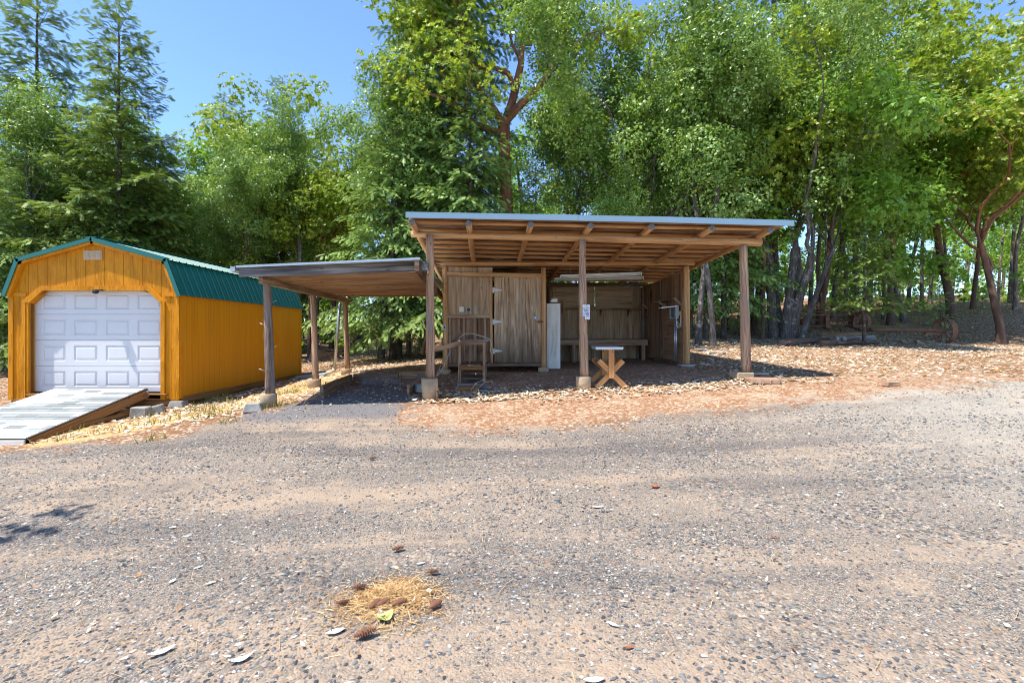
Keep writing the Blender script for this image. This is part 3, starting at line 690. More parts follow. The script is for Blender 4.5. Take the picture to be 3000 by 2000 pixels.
# rafters
def solve_u(px, v):
    k = (px - 1500) / F; q = W(0, v, 0); return (k * q.y - q.x) / (CU - k * SU)
RAF = []; M_endgrain = plain('weathered end grain', (.17,.16,.155), .9, .9, 26., bump=.5, bscale=60)
for px, zf in ((1206, 3.575), (1373, 3.57), (1555, 3.565), (1731, 3.558), (1910, 3.55), (2087, 3.535), (2258, 3.512)):
    u = solve_u(px, -.42); RAF.append((u, zf)); mb = MB()
    mb.log(W(u, -.42, zf), W(u * .975 + .06, VB + .25, zf - .44), .058, .050, 14, 14, .012, .05); rf = mb.build('rafter', M_log, ps)
    mb = MB(); mb.path([W(u, -.4245, zf), W(u, -.419, zf)], .056, 14); mb.build('end_grain', M_endgrain, rf)
def zraf(u, v): return np.interp(u, [r[0] for r in RAF], [r[1] for r in RAF]) - .0715 * (v + .42)
# purlin poles over the rafters
for v in (-.20, .34, .80, 1.22, 1.64, 2.06, 2.50, 2.95, 3.4, 3.85, 4.3, 4.75, 5.25):
    mb = MB(); mb.log(W(-.30, v, zraf(-.3, v) + .085), W(6.55 if v < 0 else 6.62, v, zraf(6.6, v) + .085), .037, .034, 10, 18, .012, .06); mb.build('purlin', M_log, ps)
mb = MB(); nb = 14
for i in range(nb):
    v0 = -.46 + i * .46; v1 = min(v0 + .455, VB + .3)
    if v1 <= v0: break
    a, b = zraf(-.33, v0) + .125, zraf(6.7, v0) + .125; a2, b2 = zraf(-.33, v1) + .125, zraf(6.7, v1) + .125
    pts = [W(-.33, v0, a), W(-.33, v0, a + .014), W(-.33, v1, a2), W(-.33, v1, a2 + .014), W(6.7, v0, b), W(6.7, v0, b + .014), W(6.7, v1, b2), W(6.7, v1, b2 + .014)]
    mb.hexa(pts, 0, (7., .46, .014))
mb.build('roof_sheathing', M_sheath, ps)
mb = MB(); zA, zB_, zC, zD = [zraf(u, v) + .148 for u, v in ((-.36, -.49), (6.74, -.49), (6.74, VB + .34), (-.36, VB + .34))]
mb.prism([W(-.36, -.49, zA), W(6.74, -.49, zB_), W(6.74, VB + .34, zC), W(-.36, VB + .34, zD)], (0, 0, .012)); mb.build('roof_sheet', M_metalroof, ps)
mb = MB()
cuts = [-.37, 2.0, 2.72, 4.05, 6.76]
for i, (a, b) in enumerate(zip(cuts[:-1], cuts[1:])):
    off = .0035 * (i % 2); z0, z1 = zraf(a, -.5) + .165, zraf(b, -.5) + .165
    pts = []
    for u, z in ((a, z0), (b, z1)):
        for v in (-.503 - off, -.495): pts += [W(u, v, z - .104), W(u, v, z)]
    mb.hexa(pts, 0, (b - a, .01, .1))
    pts = []
    for u, z in ((a, z0), (b, z1)):
        for v in (-.4945, -.38): pts += [W(u, v, z + .001 - .006), W(u, v, z + .003 + off)]
    mb.hexa(pts, 0, (b - a, .12, .01))
mb.build('flashing', M_flash, ps)

# storage room front wall
UD0, UD1 = 1.262, 2.392; ZD0, ZD1 = .885, 2.945
mb = MB(); mb.log(W(.14, VI - .02, 3.01), W(2.42, VI - .02, 2.985), .056, .056, 14, 12, .006, .04); mb.build('header_log', M_log, ps)
mb = MB(); bx(mb, .14, .69, VI + .02, VI + .035, 2.04, 3.18); bx(mb, .693, 1.22, VI + .02, VI + .035, 2.04, 3.18); mb.build('wall_panel', M_wallfront, ps)
mb = MB()
for u0, u1 in ((.14, .55), (.56, .85), (.86, 1.21)): bx(mb, u0, u1, VI + .10, VI + .115, .86, 2.035)
mb.build('wall_panel', M_plydark, ps)
mb = MB(); bx(mb, .13, 1.21, VI - .03, VI + .07, 1.955, 2.035); mb.build('rail', M_rough, ps, bevel=.004)
mb = MB(); bx(mb, .14, 2.40, VI - .02, VI + .10, .79, .875); mb.build('sill_beam', M_dark, ps, bevel=.006)
for u, w in ((.17, .05), (.50, .055), (.77, .045), (1.02, .05)):
    mb = MB(); bx(mb, u, u + w, VI + .0, VI + .09, .878, 1.952); mb.build('stud', M_rough, ps, bevel=.003)
mb = MB(); mb.log(W(1.205, VI - .03, .88), W(1.19, VI - .03, 2.95), .034, .03, 12, 12, .012, .06); mb.build('door_jamb', M_log, ps)
# dark room behind, so that the gap over the door is dark
mb = MB(); bx(mb, .08, .095, VI + .13, VB - .2, .7, 3.1); bx(mb, 2.44, 2.455, VI + .08, VB - .2, .7, 3.05); mb.build('wall_panel', M_plydark, ps)
# door
mb = MB(); bx(mb, UD0, UD1, VI - .012, VI + .02, ZD0, ZD1); door = mb.build('door', M_door, ps, bevel=.003)
for z in (2.625, 1.865, 1.165):
    mb = MB(); ub = UD0 - .045; vv = VI - .02
    bx(mb, ub, ub + .047, vv - .012, vv + .006, z - .065, z + .065)
    mb.prism([W(ub + .05, vv - .010, z - .035), W(ub + .235, vv - .010, z - .010), W(ub + .235, vv - .010, z + .012), W(ub + .05, vv - .010, z + .045)], VD * .01); mb.path([W(ub + .0485, vv - .013, z - .065), W(ub + .0485, vv - .013, z + .065)], .008, 8)
    mb.build('hinge', M_hinge, door)
mb = MB(); bx(mb, UD1 - .09, UD1 + .075, VI - .065, VI - .05, 1.85, 1.89); bx(mb, UD1 - .075, UD1 - .045, VI - .06, VI - .014, 1.84, 1.90); mb.build('latch', M_rust, door)
su = solve_u(1569, VI)
mb = MB(); bx(mb, su - .048, su, VI - .0155, VI - .013, 1.94, 1.992); stk = mb.build('sticker', plain('teal print', (.10,.50,.58), .4, .05), door)
mb = MB(); bx(mb, su, su + .048, VI - .0155, VI - .013, 1.94, 1.992); mb.build('sticker', plain('violet print', (.36,.20,.62), .4, .05), door)
mb = MB(); bx(mb, su - .012, su + .014, VI - .017, VI - .0157, 1.948, 1.98); mb.build('sticker', plain('white print', (.75,.75,.76), .4, .05), door)
# switch boxes on the wall
u = solve_u(1352, VI); mb = MB(); bx(mb, u - .055, u + .055, VI - .03, VI + .018, 2.10, 2.225); mb.build('outlet_cover', M_cream, ps, bevel=.004)
u = solve_u(1373, VI); mb = MB(); bx(mb, u - .055, u + .055, VI - .025, VI + .018, 2.10, 2.215); bb = mb.build('switch_box', M_greypaint, ps, bevel=.004)
mb = MB(); bx(mb, u - .037, u + .037, VI - .028, VI - .0255, 2.118, 2.195); mb.build('switch_plate', M_black, bb)
u = .085; mb = MB(); bx(mb, u - .04, u + .04, VI - .115, VI - .07, 1.66, 1.79); ob = mb.build('outlet_box', M_greypaint, ps, bevel=.004)
mb = MB(); mb.path([W(u, VI - .114, 1.73), W(u, VI - .122, 1.73)], .022, 12); mb.build('socket', M_black, ob)
# back and right side walls of the open bay: plywood sheets, battens, rails
mb = MB()
for u0, u1 in ((.1, 1.25), (1.255, 2.44), (2.455, 2.94), (3.10, 4.4), (4.405, 5.86)):
    bx(mb, u0, u1, VB, VB + .015, .70, 2.33 if u0 > 2 else 3.0)
    if u0 > 2: bx(mb, u0 + .01, u1 - .01, VB - .002, VB + .013, 2.36, 3.02)
mb.build('wall_panel', M_ply, ps)
mb = MB(); bx(mb, 2.93, 3.10, VB - .05, VB - .02, .8, 3.02); bx(mb, 2.46, 5.86, VB + .016, VB + .05, 2.31, 2.40)
mb.build('batten', M_dark, ps, bevel=.004)
mb = MB(); bx(mb, 5.93, 5.945, 3.9, VB, .75, 3.06); bx(mb, 5.93, 5.945, VI + .08, 3.895, .78, 2.0)
mb.prism([W(5.93, 2.64, 2.005), W(5.93, 3.895, 2.005), W(5.93, 3.895, 3.05), W(5.93, 2.64, 3.10)], UD * .015)
mb.build('wall_panel', M_plydark, ps)
mb = MB(); bx(mb, 5.55, 5.87, VB - .035, VB - .02, 1.42, 3.0); mb.build('wall_panel', M_ply, ps)
mb = MB(); bx(mb, 5.86, 5.925, 4.05, 4.10, .8, 3.05); bx(mb, 5.85, 5.925, VI + .1, 5.0, .80, .88); mb.build('batten', M_dark, ps, bevel=.004)
mb = MB(); bx(mb, 2.5, 5.9, VB - .26, VB - .03, 2.315, 2.345); shf = mb.build('shelf', M_plydark, ps)
for u in (3.3, 4.55, 5.4):
    mb = MB(); mb.prism([W(u, VB - .24, 2.312), W(u, VB - .03, 2.312), W(u, VB - .03, 2.10)], UD * .03); mb.build('bracket', M_dark, shf)
# small wood strip hanging on the back wall
mb = MB(); u = solve_u(1655, 5.35); bx(mb, u - .03, u + .03, 5.52, 5.54, 2.20, 2.60); tag(mb.build('wood_strip', M_oak, None, W(u, 5.53, 2.2)), 'narrow yellow wood strip hanging on the back wall of bay', 'strip')

# ------------------------------------------------------------------ things in and on the pole shed
wb = thing('workbench', 'long plank workbench along the back wall of open bay', 'workbench', W(4., 5.1, .7))
mb = MB()
for v in (4.97, 5.18, 5.39): bx(mb, 2.48, 5.80, v - .10, v + .10, 1.385, 1.42)
mb.build('top', M_dark, wb, bevel=.004)
mb = MB(); bx(mb, 2.48, 3.78, 4.835, 4.868, 1.245, 1.40); bx(mb, 3.785, 5.80, 4.835, 4.868, 1.235, 1.405); mb.build('apron', M_rough, wb, bevel=.004)
for u in (2.62, 3.62, 4.62, 5.68):
    mb = MB(); bx(mb, u - .05, u + .05, 4.872, 4.95, gw(u, 4.9) - .03, 1.38); mb.build('leg', M_rough, wb, bevel=.004)
    mb = MB(); bx(mb, u - .04, u + .04, 5.42, 5.49, gw(u, 5.4) - .03, 1.38); mb.build('leg', M_dark, wb, bevel=.004)
# white board leaning by the door post
mb = MB(); c0, c1 = at(1622, 1080, 12.2), at(1621, 890, 12.35); 
b0 = W(2.72, 2.72, 0); mb.box((c0 + c1) / 2, ((1641 - 1601) / F * 12.2, .045, (c1 - c0).length), TH)
wbd = mb.build('white_board', M_white, None, c0, bevel=.004); tag(wbd, 'tall flaking white board standing beside the door post', 'board')
mb = MB(); cc = at(1622, 882, 12.3); mb.box(cc, (.17, .10, .045), TH + .1); mb.box(cc + Vector((.02, 0, .04)), (.14, .09, .03), TH - .2); tag(mb.build('wood_block', M_lamp, None, cc, bevel=.003), 'small pale blocks lying on top of the tall white board', 'block')
mb = MB(); mb.box(cc + Vector((.07, -.02, .062)), (.11, .03, .012), TH + .2); tag(mb.build('wood_chip', plain('yellow chip', (.62,.34,.03), .6), None, cc + Vector((.07, 0, .056))), 'small yellow chip on the blocks over the white board', 'chip')
# fluorescent lights hung from the rafters
def fluo(pA, pB, label):
    c = (pA + pB) / 2; t = thing('strip_light', label, 'light', c, 'strip lights under the roof')
    mb = MB(); d = (pB - pA).normalized(); mb.beam(pA, pB, .12, .045); mb.build('housing', M_lamp, t, bevel=.006)
    for s in (-.035, .035):
        sd = d.cross(Vector((0, 0, 1))).normalized(); mb = MB(); mb.path([pA + sd * s + d * .04 - Vector((0, 0, .045)), pB + sd * s - d * .04 - Vector((0, 0, .045))], .017, 10); mb.build('tube', M_lamp, t)
    for q in (.0, 1.):
        mb = MB(); e = pA.lerp(pB, q); mb.box(e - Vector((0, 0, .03)), (.02, .13, .07), TH); mb.build('end_cap', M_lamp, t)
    mb = MB()
    for q in (.12, .88):
        e = pA.lerp(pB, q); mb.path([e + Vector((0, 0, .02)), e + Vector((.03, 0, .35))], .004, 5)
    mb.build('chain', M_galv, t)
fluo(at(1642, 808, 12.45), at(1877, 800, 12.75), 'long white strip light with tubes hanging under the roof of bay')
fluo(at(1625, 816, 13.2), at(1883, 812, 13.5), 'farther dim strip light hanging just behind the front one')
# electrical boxes on the right post
eb = thing('electrical_box', 'grey electrical box on conduit beside the right inner post', 'electrical box', W(5.8, 2.7, .8))
YE = 12.35
def ebx(mb, x0, x1, y0, y1, dep, d0=0.): 
    a = at(x0, y0, YE); b = at(x1, y1, YE); mb.box(((a.x + b.x) / 2, YE + d0 + dep / 2, (a.z + b.z) / 2), (abs(b.x - a.x), dep, abs(a.z - b.z)), 0)
mb = MB(); ebx(mb, 1979, 1989.5, 894, 933, .12); mb.build('meter_box', M_greypaint, eb, bevel=.006)
mb = MB(); ebx(mb, 1966, 1978.5, 897, 933, .02, .10); mb.build('box_door', M_greypaint, eb, bevel=.003)
mb = MB(); ebx(mb, 1968, 1977, 899, 931, .01, .085); mb.build('fuse_panel', M_black, eb)
mb = MB(); 
mb.path([at(1977, 933, YE + .06), at(1977.5, 1056, YE + .06)], .022, 10); mb.path([at(1981.5, 933, YE + .07), at(1981.5, 1056, YE + .07)], .022, 10); mb.build('conduit', M_galv, eb)
mb = MB(); mb.path([at(1986, 933, YE + .06), at(1986, 958, YE + .06)], .022, 8); mb.build('conduit', M_galv, eb)
mb = MB(); ebx(mb, 1990, 1998.5, 911, 923.5, .06); mb.build('junction_box', M_yellow, eb, bevel=.004)
for q in (0, 3):
    mb = MB(); mb.path([at(1996 - q, 924, YE), at(1996.5 - q, 945, YE), at(1993 - q, 957 - q, YE), at(1986, 961 - q * 1.6, YE), at(1982, 952, YE), at(1981 + q * .3, 934, YE)], .012, 7); mb.build('cable', M_cream, eb)
mb = MB(); mb.path([at(2000, 908, YE - .12), at(2001, 860, YE - .1), at(2003, 815, YE - .1), at(2002, 785, YE - .1)], .012, 7); mb.build('cable', M_cable, eb)
pa, pb = at(1933, 902, YE - .05), at(1980, 897, YE - .02); mb = MB(); mb.beam(pa, pb, .18, .022, (0, 0, 1)); tag(mb.build('board', M_lamp, None, pa, bevel=.002), 'pale flat board jutting out level beside the electrical box', 'board')
# scrap wood hung on the right wall of the bay
def stick(name, pts, w, h, label, cat, mat, group=None, bevel=.003):
    mb = MB(); mb.beam(pts[0], pts[1], w, h); return tag(mb.build(name, mat, None, pts[0], bevel=bevel), label, cat, group)
stick('scrap_board', (at(1918, 886, 13.5), at(1996, 871, 12.7)), .10, .05, 'long scrap board lying along the side wall shelf', 'scrap wood', M_dark)
stick('scrap_board', (at(1975, 872, 12.45), at(1998, 894, 12.4)), .05, .07, 'short slanted brown board over the electrical box', 'scrap wood', M_rough)
stick('scrap_board', (at(1930, 884, 13.2), at(1952, 899, 13.0)), .04, .05, 'short stick slanting below the long scrap board', 'scrap wood', M_rough)
stick('scrap_board', (at(1882, 893, 14.4), at(1898, 904, 14.2)), .04, .06, 'pale stub of wood poking from the corner shelf', 'scrap wood', M_rough)
p0 = on(1922, 1056); stick('scrap_board', (Vector((4.1, 14.1, gz(4.1, 14.1) + .07)), Vector((4.2, 12.9, gz(4.2, 12.9) + .07))), .09, .09, 'long dark timber lying along foot of the side wall', 'scrap wood', M_dark)
c = on(1975, 1066); chunk('brick', 'dark red brick lying at foot of the conduit', 'brick', c, (.26, .12, .08), .1, plain('dark brick', (.19,.08,.06), .9, .3))
c = on(2004, 1072); chunk('flat_stone', 'flat grey stone at the foot of right inner post', 'stone', c + Vector((-.02, -.2, 0)), (.32, .20, .05), .1, M_concg)

# alarm sign on the middle post
YS = W(U_M, 0, 0).y - .095
sg = thing('alarm_sign', 'torn white alarm company sign nailed to the middle post', 'sign', at(1717, 935, YS))
def sq(mb, x0, y0, x1, y1, d=0., t=.004):
    a = at(x0, y0, YS); b = at(x1, y1, YS); mb.box(((a.x + b.x) / 2, YS - d, (a.z + b.z) / 2), (b.x - a.x, t, a.z - b.z))
mb = MB(); pl = [(1707, 892), (1728, 892), (1728, 935.5), (1714, 935.5), (1714, 929), (1711.5, 926.5), (1707, 926.5)]
mb.prism([at(x, y, YS) for x, y in pl[::-1]], (0, .004, 0)); mb.build('plate', M_lamp, sg)
mb = MB(); sq(mb, 1709, 915.5, 1716, 926.0, .0035); mb.build('teal_field', plain('sign teal', (.28,.62,.60), .4, .05), sg)
mb = MB(); sq(mb, 1718.5, 915.5, 1725.8, 925.5, .0035); mb.build('violet_field', plain('sign violet', (.34,.22,.58), .4, .05), sg)
mb = MB(); sq(mb, 1718, 928, 1725.8, 929, .0035); sq(mb, 1718, 899, 1725.8, 899.6, .0035); sq(mb, 1709, 912.6, 1717, 913.3, .0035); sq(mb, 1718, 913.2, 1726, 913.6, .0035); sq(mb, 1711, 895.8, 1724, 896.3, .0035); mb.build('rule', plain('sign mauve', (.36,.24,.40), .5), sg)
mb = MB(); mb.path([at(1717.2, 917, YS - .004), at(1716, 922, YS - .004), at(1717.5, 929, YS - .004)], [.012, .016, .010], 8); mb.build('emblem', plain('sign pale grey', (.62,.63,.64), .5), sg)
mb = MB(); mb.path([at(1717.5, 919, YS - .02), at(1717.8, 921, YS - .02)], [.008, .006], 8); mb.build('emblem', M_black, sg)
M_ink = plain('sign ink', (.07,.06,.08), .6)
for t, y in (('Southern', 904.2), ('Oregon', 908.2), ('Alarm', 912.0)):
    cu = bpy.data.curves.new('lettering', 'FONT'); cu.body = t; cu.size = .034; cu.align_x = 'CENTER'; cu.extrude = .0006
    o = bpy.data.objects.new('lettering', cu); COL.objects.link(o); cu.materials.append(M_ink); o.parent = sg
    bpy.context.view_layer.update(); me = bpy.data.meshes.new_from_object(o.evaluated_get(bpy.context.evaluated_depsgraph_get())); bpy.data.objects.remove(o)
    o = bpy.data.objects.new('lettering', me); COL.objects.link(o); o.parent = sg
    o.location = at(1717.5, y, YS - .0045) - Vector(sg.location); o.rotation_euler = (R(90), 0, 0)
for y in (893.6, 932.5):
    mb = MB(); mb.path([at(1717.5, y, YS - .003), at(1717.5, y, YS - .010)], .006, 8); mb.build('nail', M_black, sg)

# wooden step stand in front of the storage wall
st = thing('step_stand', 'old wooden two level potting stand in front of the storage wall', 'stand', at(1380, 1125, 10.5))
def sbx(mb, x0, x1, z0, z1, Y0, Y1):
    a = (x0 - 1500) / F * 10.4; b = (x1 - 1500) / F * 10.4; mb.box(((a + b) / 2, (Y0 + Y1) / 2, (z0 + z1) / 2), (b - a, Y1 - Y0, z1 - z0), TH * .5)
for i, (y0, y1) in enumerate(((10.32, 10.45), (10.455, 10.62), (10.63, 10.82))):
    mb = MB(); sbx(mb, 1336, 1432, 1.425, 1.458, y0, y1); mb.build('top_board', M_greyboard if i == 0 else M_dark, st, bevel=.003)
mb = MB(); sbx(mb, 1348, 1425, 1.35, 1.42, 10.40, 10.43); mb.build('apron', M_retain, st, bevel=.003)
for x in (1342, 1414):
    for y in (10.40, 10.95):
        mb = MB(); X0 = x; sbx(mb, X0, X0 + 8.5, gz((x - 1500) / F * 10.4, y) - .02, 1.42, y, y + .065); mb.build('leg', M_retain if y < 10.5 else M_dark, st, bevel=.003)
for i, x in enumerate((1346, 1367.5, 1388)):
    mb = MB(); sbx(mb, x, x + 20.5, .905, .94, 10.28, 11.55); mb.build('shelf_board', M_dark, st, bevel=.003)
mb = MB(); sbx(mb, 1410, 1432, .915, .95, 10.47, 11.5); mb.build('shelf_board', M_dark, st, bevel=.003)
mb = MB(); sbx(mb, 1347, 1418, .825, .90, 10.36, 10.39); mb.build('apron', M_brown, st, bevel=.003)
for k in range(3):
    mb = MB(); sbx(mb, 1350, 1416, .62 + k * .0, .65, 10.44 + k * .30, 10.66 + k * .30); mb.build('shelf_board', M_dark, st, bevel=.003)
mb = MB(); mb.beam(W(.07, -.02, 1.29), at(1351, 1004, 10.35), .04, .10); mb.build('brace_board', M_retain, st, bevel=.004)
mb = MB(); pp = [at(1346, 990, 10.6), at(1362, 977, 10.6), at(1384, 977, 10.5), at(1410, 984, 10.45), at(1434, 993, 10.4), at(1440, 1006, 10.4), at(1436, 1028, 10.4), at(1441, 1036, 10.5), at(1448, 1037, 10.6)]
mb.path(pp, .010, 6); tag(mb.build('cable', M_cable, None, pp[0]), 'loose grey cable trailing over the top of potting stand', 'cable')
pp = [at(1346, 925, 11.7), at(1344, 965, 11.65), at(1352, 978, 11.4), at(1360, 985, 11.2)]; mb = MB(); mb.path(pp, .007, 5); tag(mb.build('cable', M_cable, None, pp[0]), 'thin cable running down wall from the cream outlet cover', 'cable')
pp = [at(1322, 1016, 10.4), at(1316, 1035, 10.2), at(1302, 1068, 9.9), at(1290, 1090, 9.6), at(1278, 1102, 9.35)]; mb = MB(); mb.path(pp, .009, 6); tag(mb.build('cable', M_cable, None, pp[0]), 'slack cable hanging from plank down to the left concrete pier', 'cable')
pp = [at(1298, 1040, 11.5), at(1297, 1055, 11.), at(1288, 1078, 10.3), at(1280, 1096, 9.5)]; mb = MB(); mb.path(pp, .009, 6); tag(mb.build('cable', M_cable, None, pp[0]), 'second slack cable behind the left front post', 'cable')
pp = [W(.4, 2.4, 3.38), W(.9, 2.3, 3.44), W(1.3, 2.38, 3.36), W(2.2, 2.4, 3.42), W(3.2, 2.42, 3.40), W(4.4, 2.44, 3.41), W(5.4, 2.46, 3.42), W(6.0, 2.44, 3.30)]; mb = MB(); mb.path(pp, .008, 6); tag(mb.build('cable', M_cable, None, pp[0]), 'grey wire looping along the inner log beam under roof', 'cable')
# loose wood on the ground before the stand
sd = thing('step_box', 'low wooden step with grey top boards before the potting stand', 'step', on(1380, 1136))
g = gz(-.82, 9.75); mb = MB(); mb.box((-.80, 9.80, g + .13), (.56, .12, .035), .03); mb.box((-.80, 9.93, g + .13), (.56, .11, .035), .03); mb.build('top_board', M_greyboard, sd, bevel=.003)
mb = MB(); mb.box((-.87, 9.80, g + .04), (.38, .05, .13), .03); mb.build('riser', M_brown, sd, bevel=.003)
p = on(1415, 1139); stick('scrap_board', (p + Vector((-.25, .05, .03)), p + Vector((.18, .0, .03))), .07, .04, 'short grey board lying on the ground beside the step', 'scrap wood', M_greyboard)
p = on(1419, 1148); chunk('wood_block', 'small grey wood block on leaves in front of the stand', 'block', p, (.13, .07, .05), .1, M_greyboard)
for i, (pp, lb) in enumerate((((1375, 1140, 1395, 1122, 1416, 1112, 1428, 1115), 'dry bent twig sticking up behind the low step'), ((1388, 1138, 1420, 1120, 1440, 1116, 1446, 1128), 'pale curved dry stem arching beside the low step'))):
    q = [at(pp[k], pp[k + 1], 9.7) for k in range(0, 8, 2)]; q[0].z = gz(q[0].x, q[0].y); mb = MB(); mb.path(q, [.008, .007, .006, .004], 5); tag(mb.build('twig', plain('dry stem', (.46,.31,.22), .8), None, q[0]), lb, 'twig')
# iron pipe stake by the left pier
p = on(1280, 1176); mb = MB(); mb.path([p + Vector((0, 0, -.05)), p + Vector((.01, 0, .12)), p + Vector((.012, 0, .20)), p + Vector((.012, 0, .21))], [.02, .02, .018, .018], 10); mb.path([p + Vector((.012, 0, .205)), p + Vector((.012, 0, .225))], .032, 8)
tag(mb.build('pipe_stake', M_rust, None, p), 'rusty capped pipe standing by the left concrete pier', 'pipe')
p = on(1227, 1150); chunk('flat_stone', 'pale rounded stone between timber wall and the left pier', 'stone', p + Vector((0, .05, .0)), (.24, .3, .16), .4, M_concg, taper=.3, rough=.12)

# small trestle bench with x legs and v trough
tb = thing('trestle_table', 'small orange wood trestle table with crossed legs and grey top', 'table', on(1790, 1136))
YT = 9.42; tx = 1.885; gt = gz(tx, YT); dpt = .75
mb = MB(); mb.box((tx - .015, YT + .36, 1.318), (.52, .86, .030), -.06); mb.build('tabletop', plain('pale metal top', (.55,.60,.66), .35, .1, 4., metal=.4), tb, bevel=.003)
mb = MB(); mb.box((tx - .015, YT + .36, 1.293), (.50, .84, .018), -.06); mb.build('tabletop', M_white, tb)
for k, yy in enumerate((YT, YT + .68)):
    mb = MB(); mb.box((tx, yy - .036, (gt + .19 + 1.283) / 2 ), (.105, .032, 1.283 - gt - .19)); mb.build('upright', M_oak, tb, bevel=.004)
    for s in (-1, 1):
        mb = MB(); g2 = gz(tx + s * .26, yy); mb.beam((tx + s * .28, yy - (.002 if s > 0 else -.034), g2 + .0), (tx - s * .235, yy - (.002 if s > 0 else -.034), gt + .52), .098, .034, (0, -1, 0) ); mb.build('leg', M_oak, tb, bevel=.004)
for s in (-1, 1):
    mb = MB(); mb.box((tx + s * .145, YT + .34, gt + .44), (.02, .62, .24), rot=Matrix.Rotation(R(s * 42), 3, 'Y')); mb.build('trough_board', M_retain if s < 0 else M_oak, tb, bevel=.003)

# stones and litter beside the right front pier
p = on(2218, 1122); chunk('flat_stone', 'large flat brown stone at the foot of the right front pier', 'stone', p + Vector((.08, 0, -.01)), (.52, .26, .10), -.1, M_rock, rough=.10)
p = on(2258, 1124); chunk('flat_stone', 'smaller brown stone beside the large flat stone', 'stone', p + Vector((.04, .05, -.01)), (.26, .22, .09), .3, M_rock, rough=.12)
p = on(2196, 1106); chunk('flat_stone', 'thin grey slab lying on top of brown stones', 'stone', p + Vector((.18, -.02, .075)), (.30, .20, .025), -.25, M_concg, rough=.05)
p = on(2610, 1130); chunk('wood_block', 'single brown wood chunk among leaves at the road edge', 'wood chunk', p, (.24, .12, .07), .2, M_rock, rough=.12)
p = on(2118, 1043); chunk('wood_block', 'reddish wood chunk in the leaves behind right front post', 'wood chunk', p, (.22, .12, .10), .6, M_rock, rough=.15)
p = on(2100, 1034); chunk('flat_stone', 'pale flat board half buried in leaves behind the shelter', 'board', p, (.6, .2, .05), .1, M_white)
p = on(2055, 1028); chunk('flat_stone', 'bluish flat stone in leaves behind right inner post', 'stone', p, (.4, .2, .06), .2, M_concg)
# ------------------------------------------------------------------ hay rake and logs
rk = thing('hay_rake', 'rusty antique hay rake with spoked iron wheels under the trees', 'hay rake', (16., 22., 1.4))
def wheel(c, r, w, n, ax=(1, 0, .0), label=None):
    c = Vector(c); d, sd, u = axes(ax); mb = MB(); m = 40; prof = [(r, -w / 2), (r + .012, 0), (r, w / 2), (r - .02, w / 2), (r - .014, 0), (r - .02, -w / 2)]
    for i in range(m):
        for a, b in zip(prof, prof[1:] + prof[:1]):
            q = []
            for (rr, x), j in ((a, i), (a, i + 1), (b, i + 1), (b, i)):
                t = 6.28318 * j / m; q.append(c + d * x + sd * (math.cos(t) * rr) + u * (math.sin(t) * rr))
            mb.face(q, smooth=False)
    wh = mb.build('wheel', M_rust, rk)
    mb = MB(); mb.path([c - d * (w * .55), c - d * .02, c + d * (w * .55)], [.045, .06, .045], 12); mb.build('hub', M_rust, wh)
    mb = MB()
    for i in range(n):
        t = 6.28318 * (i + .3) / n; x = (.05 if i % 2 else -.05); mb.path([c + d * x, c + d * x * .5 + sd * (math.cos(t) * (r - .01)) + u * (math.sin(t) * (r - .01))], .012, 6)
    mb.build('spokes', M_rust, wh)
zc = gz(18.1, 20.7) + .52
wheel((18.1, 20.7, zc), .51, .21, 12)
wheel((15.55, 22.0, gz(15.55, 22) + .50), .48, .16, 12)
mb = MB(); mb.log((15.2, 21.0, zc + .05), (18.15, 20.7, zc), .085, .075, 12, 8, .01, .02); mb.build('axle', M_rust, rk)
mb = MB(); mb.beam((15.0, 21.2, zc + .02), (15.3, 22.6, zc + .25), .09, .09); mb.build('frame', M_rust, rk)
mb = MB(); mb.beam((17.3, 20.75, zc - .12), (18.0, 20.72, zc - .10), .1, .09); mb.build('frame', M_rust, rk)
yb = 23.0; xa, xb = 13.1, 16.1; zb = gz(14.6, yb)
mb = MB()
for dz, dy, r in ((.18, 0, .03), (.45, .25, .04), (.66, -.1, .035), (.85, .2, .03), (.98, 0, .028)): mb.log((xa, yb + dy, zb + dz), (xb, yb + dy - .3, zb + dz - .02 + .06 * (dz > .6)), r, r, 8, 10, .03, .05)
mb.build('reel_bar', M_rust, rk)
mb = MB(); arc = [(xa + (xb - xa) * t, yb - .05, zb + .98 + .17 * math.sin(math.pi * min(1, t * 1.02)) ** .6) for t in [i / 14 for i in range(15)]]
mb.path(arc, .03, 6); mb.build('arch_bar', M_rust, rk)
mb = MB()
for i in range(7): x = xa + .25 + i * .42; mb.box((x, yb - .05, zb + 1.06), (.10, .05, .20))
mb.build('tooth_plate', M_rust, rk)
mb = MB()
for i in range(34): x = xa + .1 + i * .085; mb.path([(x, yb - .06, zb + .95), (x + .02, yb - .12, zb + .5), (x + .03, yb + .02, zb + .1)], .006, 4)
mb.build('tines', M_rust, rk)
for x, rr in ((xa + .05, .48), (xb - .25, .52)):
    mb = MB(); c = Vector((x, yb, zb + .48)); mb.path([c - Vector((.05, 0, 0)), c + Vector((.05, 0, 0))], rr * .62, 16); mb.path([c + Vector((0, -.3, -.5)), c + Vector((.05, .1, .62))], .05, 8); mb.path([c + Vector((.2, .1, -.2)), c + Vector((.5, -.2, .1))], .10, 10); mb.build('end_disc', M_rust, rk)
mb = MB(); mb.beam((14.55, yb - .1, zb + .05), (14.6, yb, zb + .62), .24, .2); mb.build('gear_case', M_rust, rk)
mb = MB(); mb.beam((15.85, yb - .4, zb + .7), (15.0, yb - .3, zb + 1.75), .07, .06); mb.beam((15.9, yb - .4, zb + .65), (16.3, yb - .2, zb + 1.3), .04, .03); mb.path([(16.0, yb - .2, zb + .6), (15.7, yb - .3, zb + .95), (15.2, yb - .3, zb + 1.15)], .03, 6); mb.build('lever', M_rust, rk)

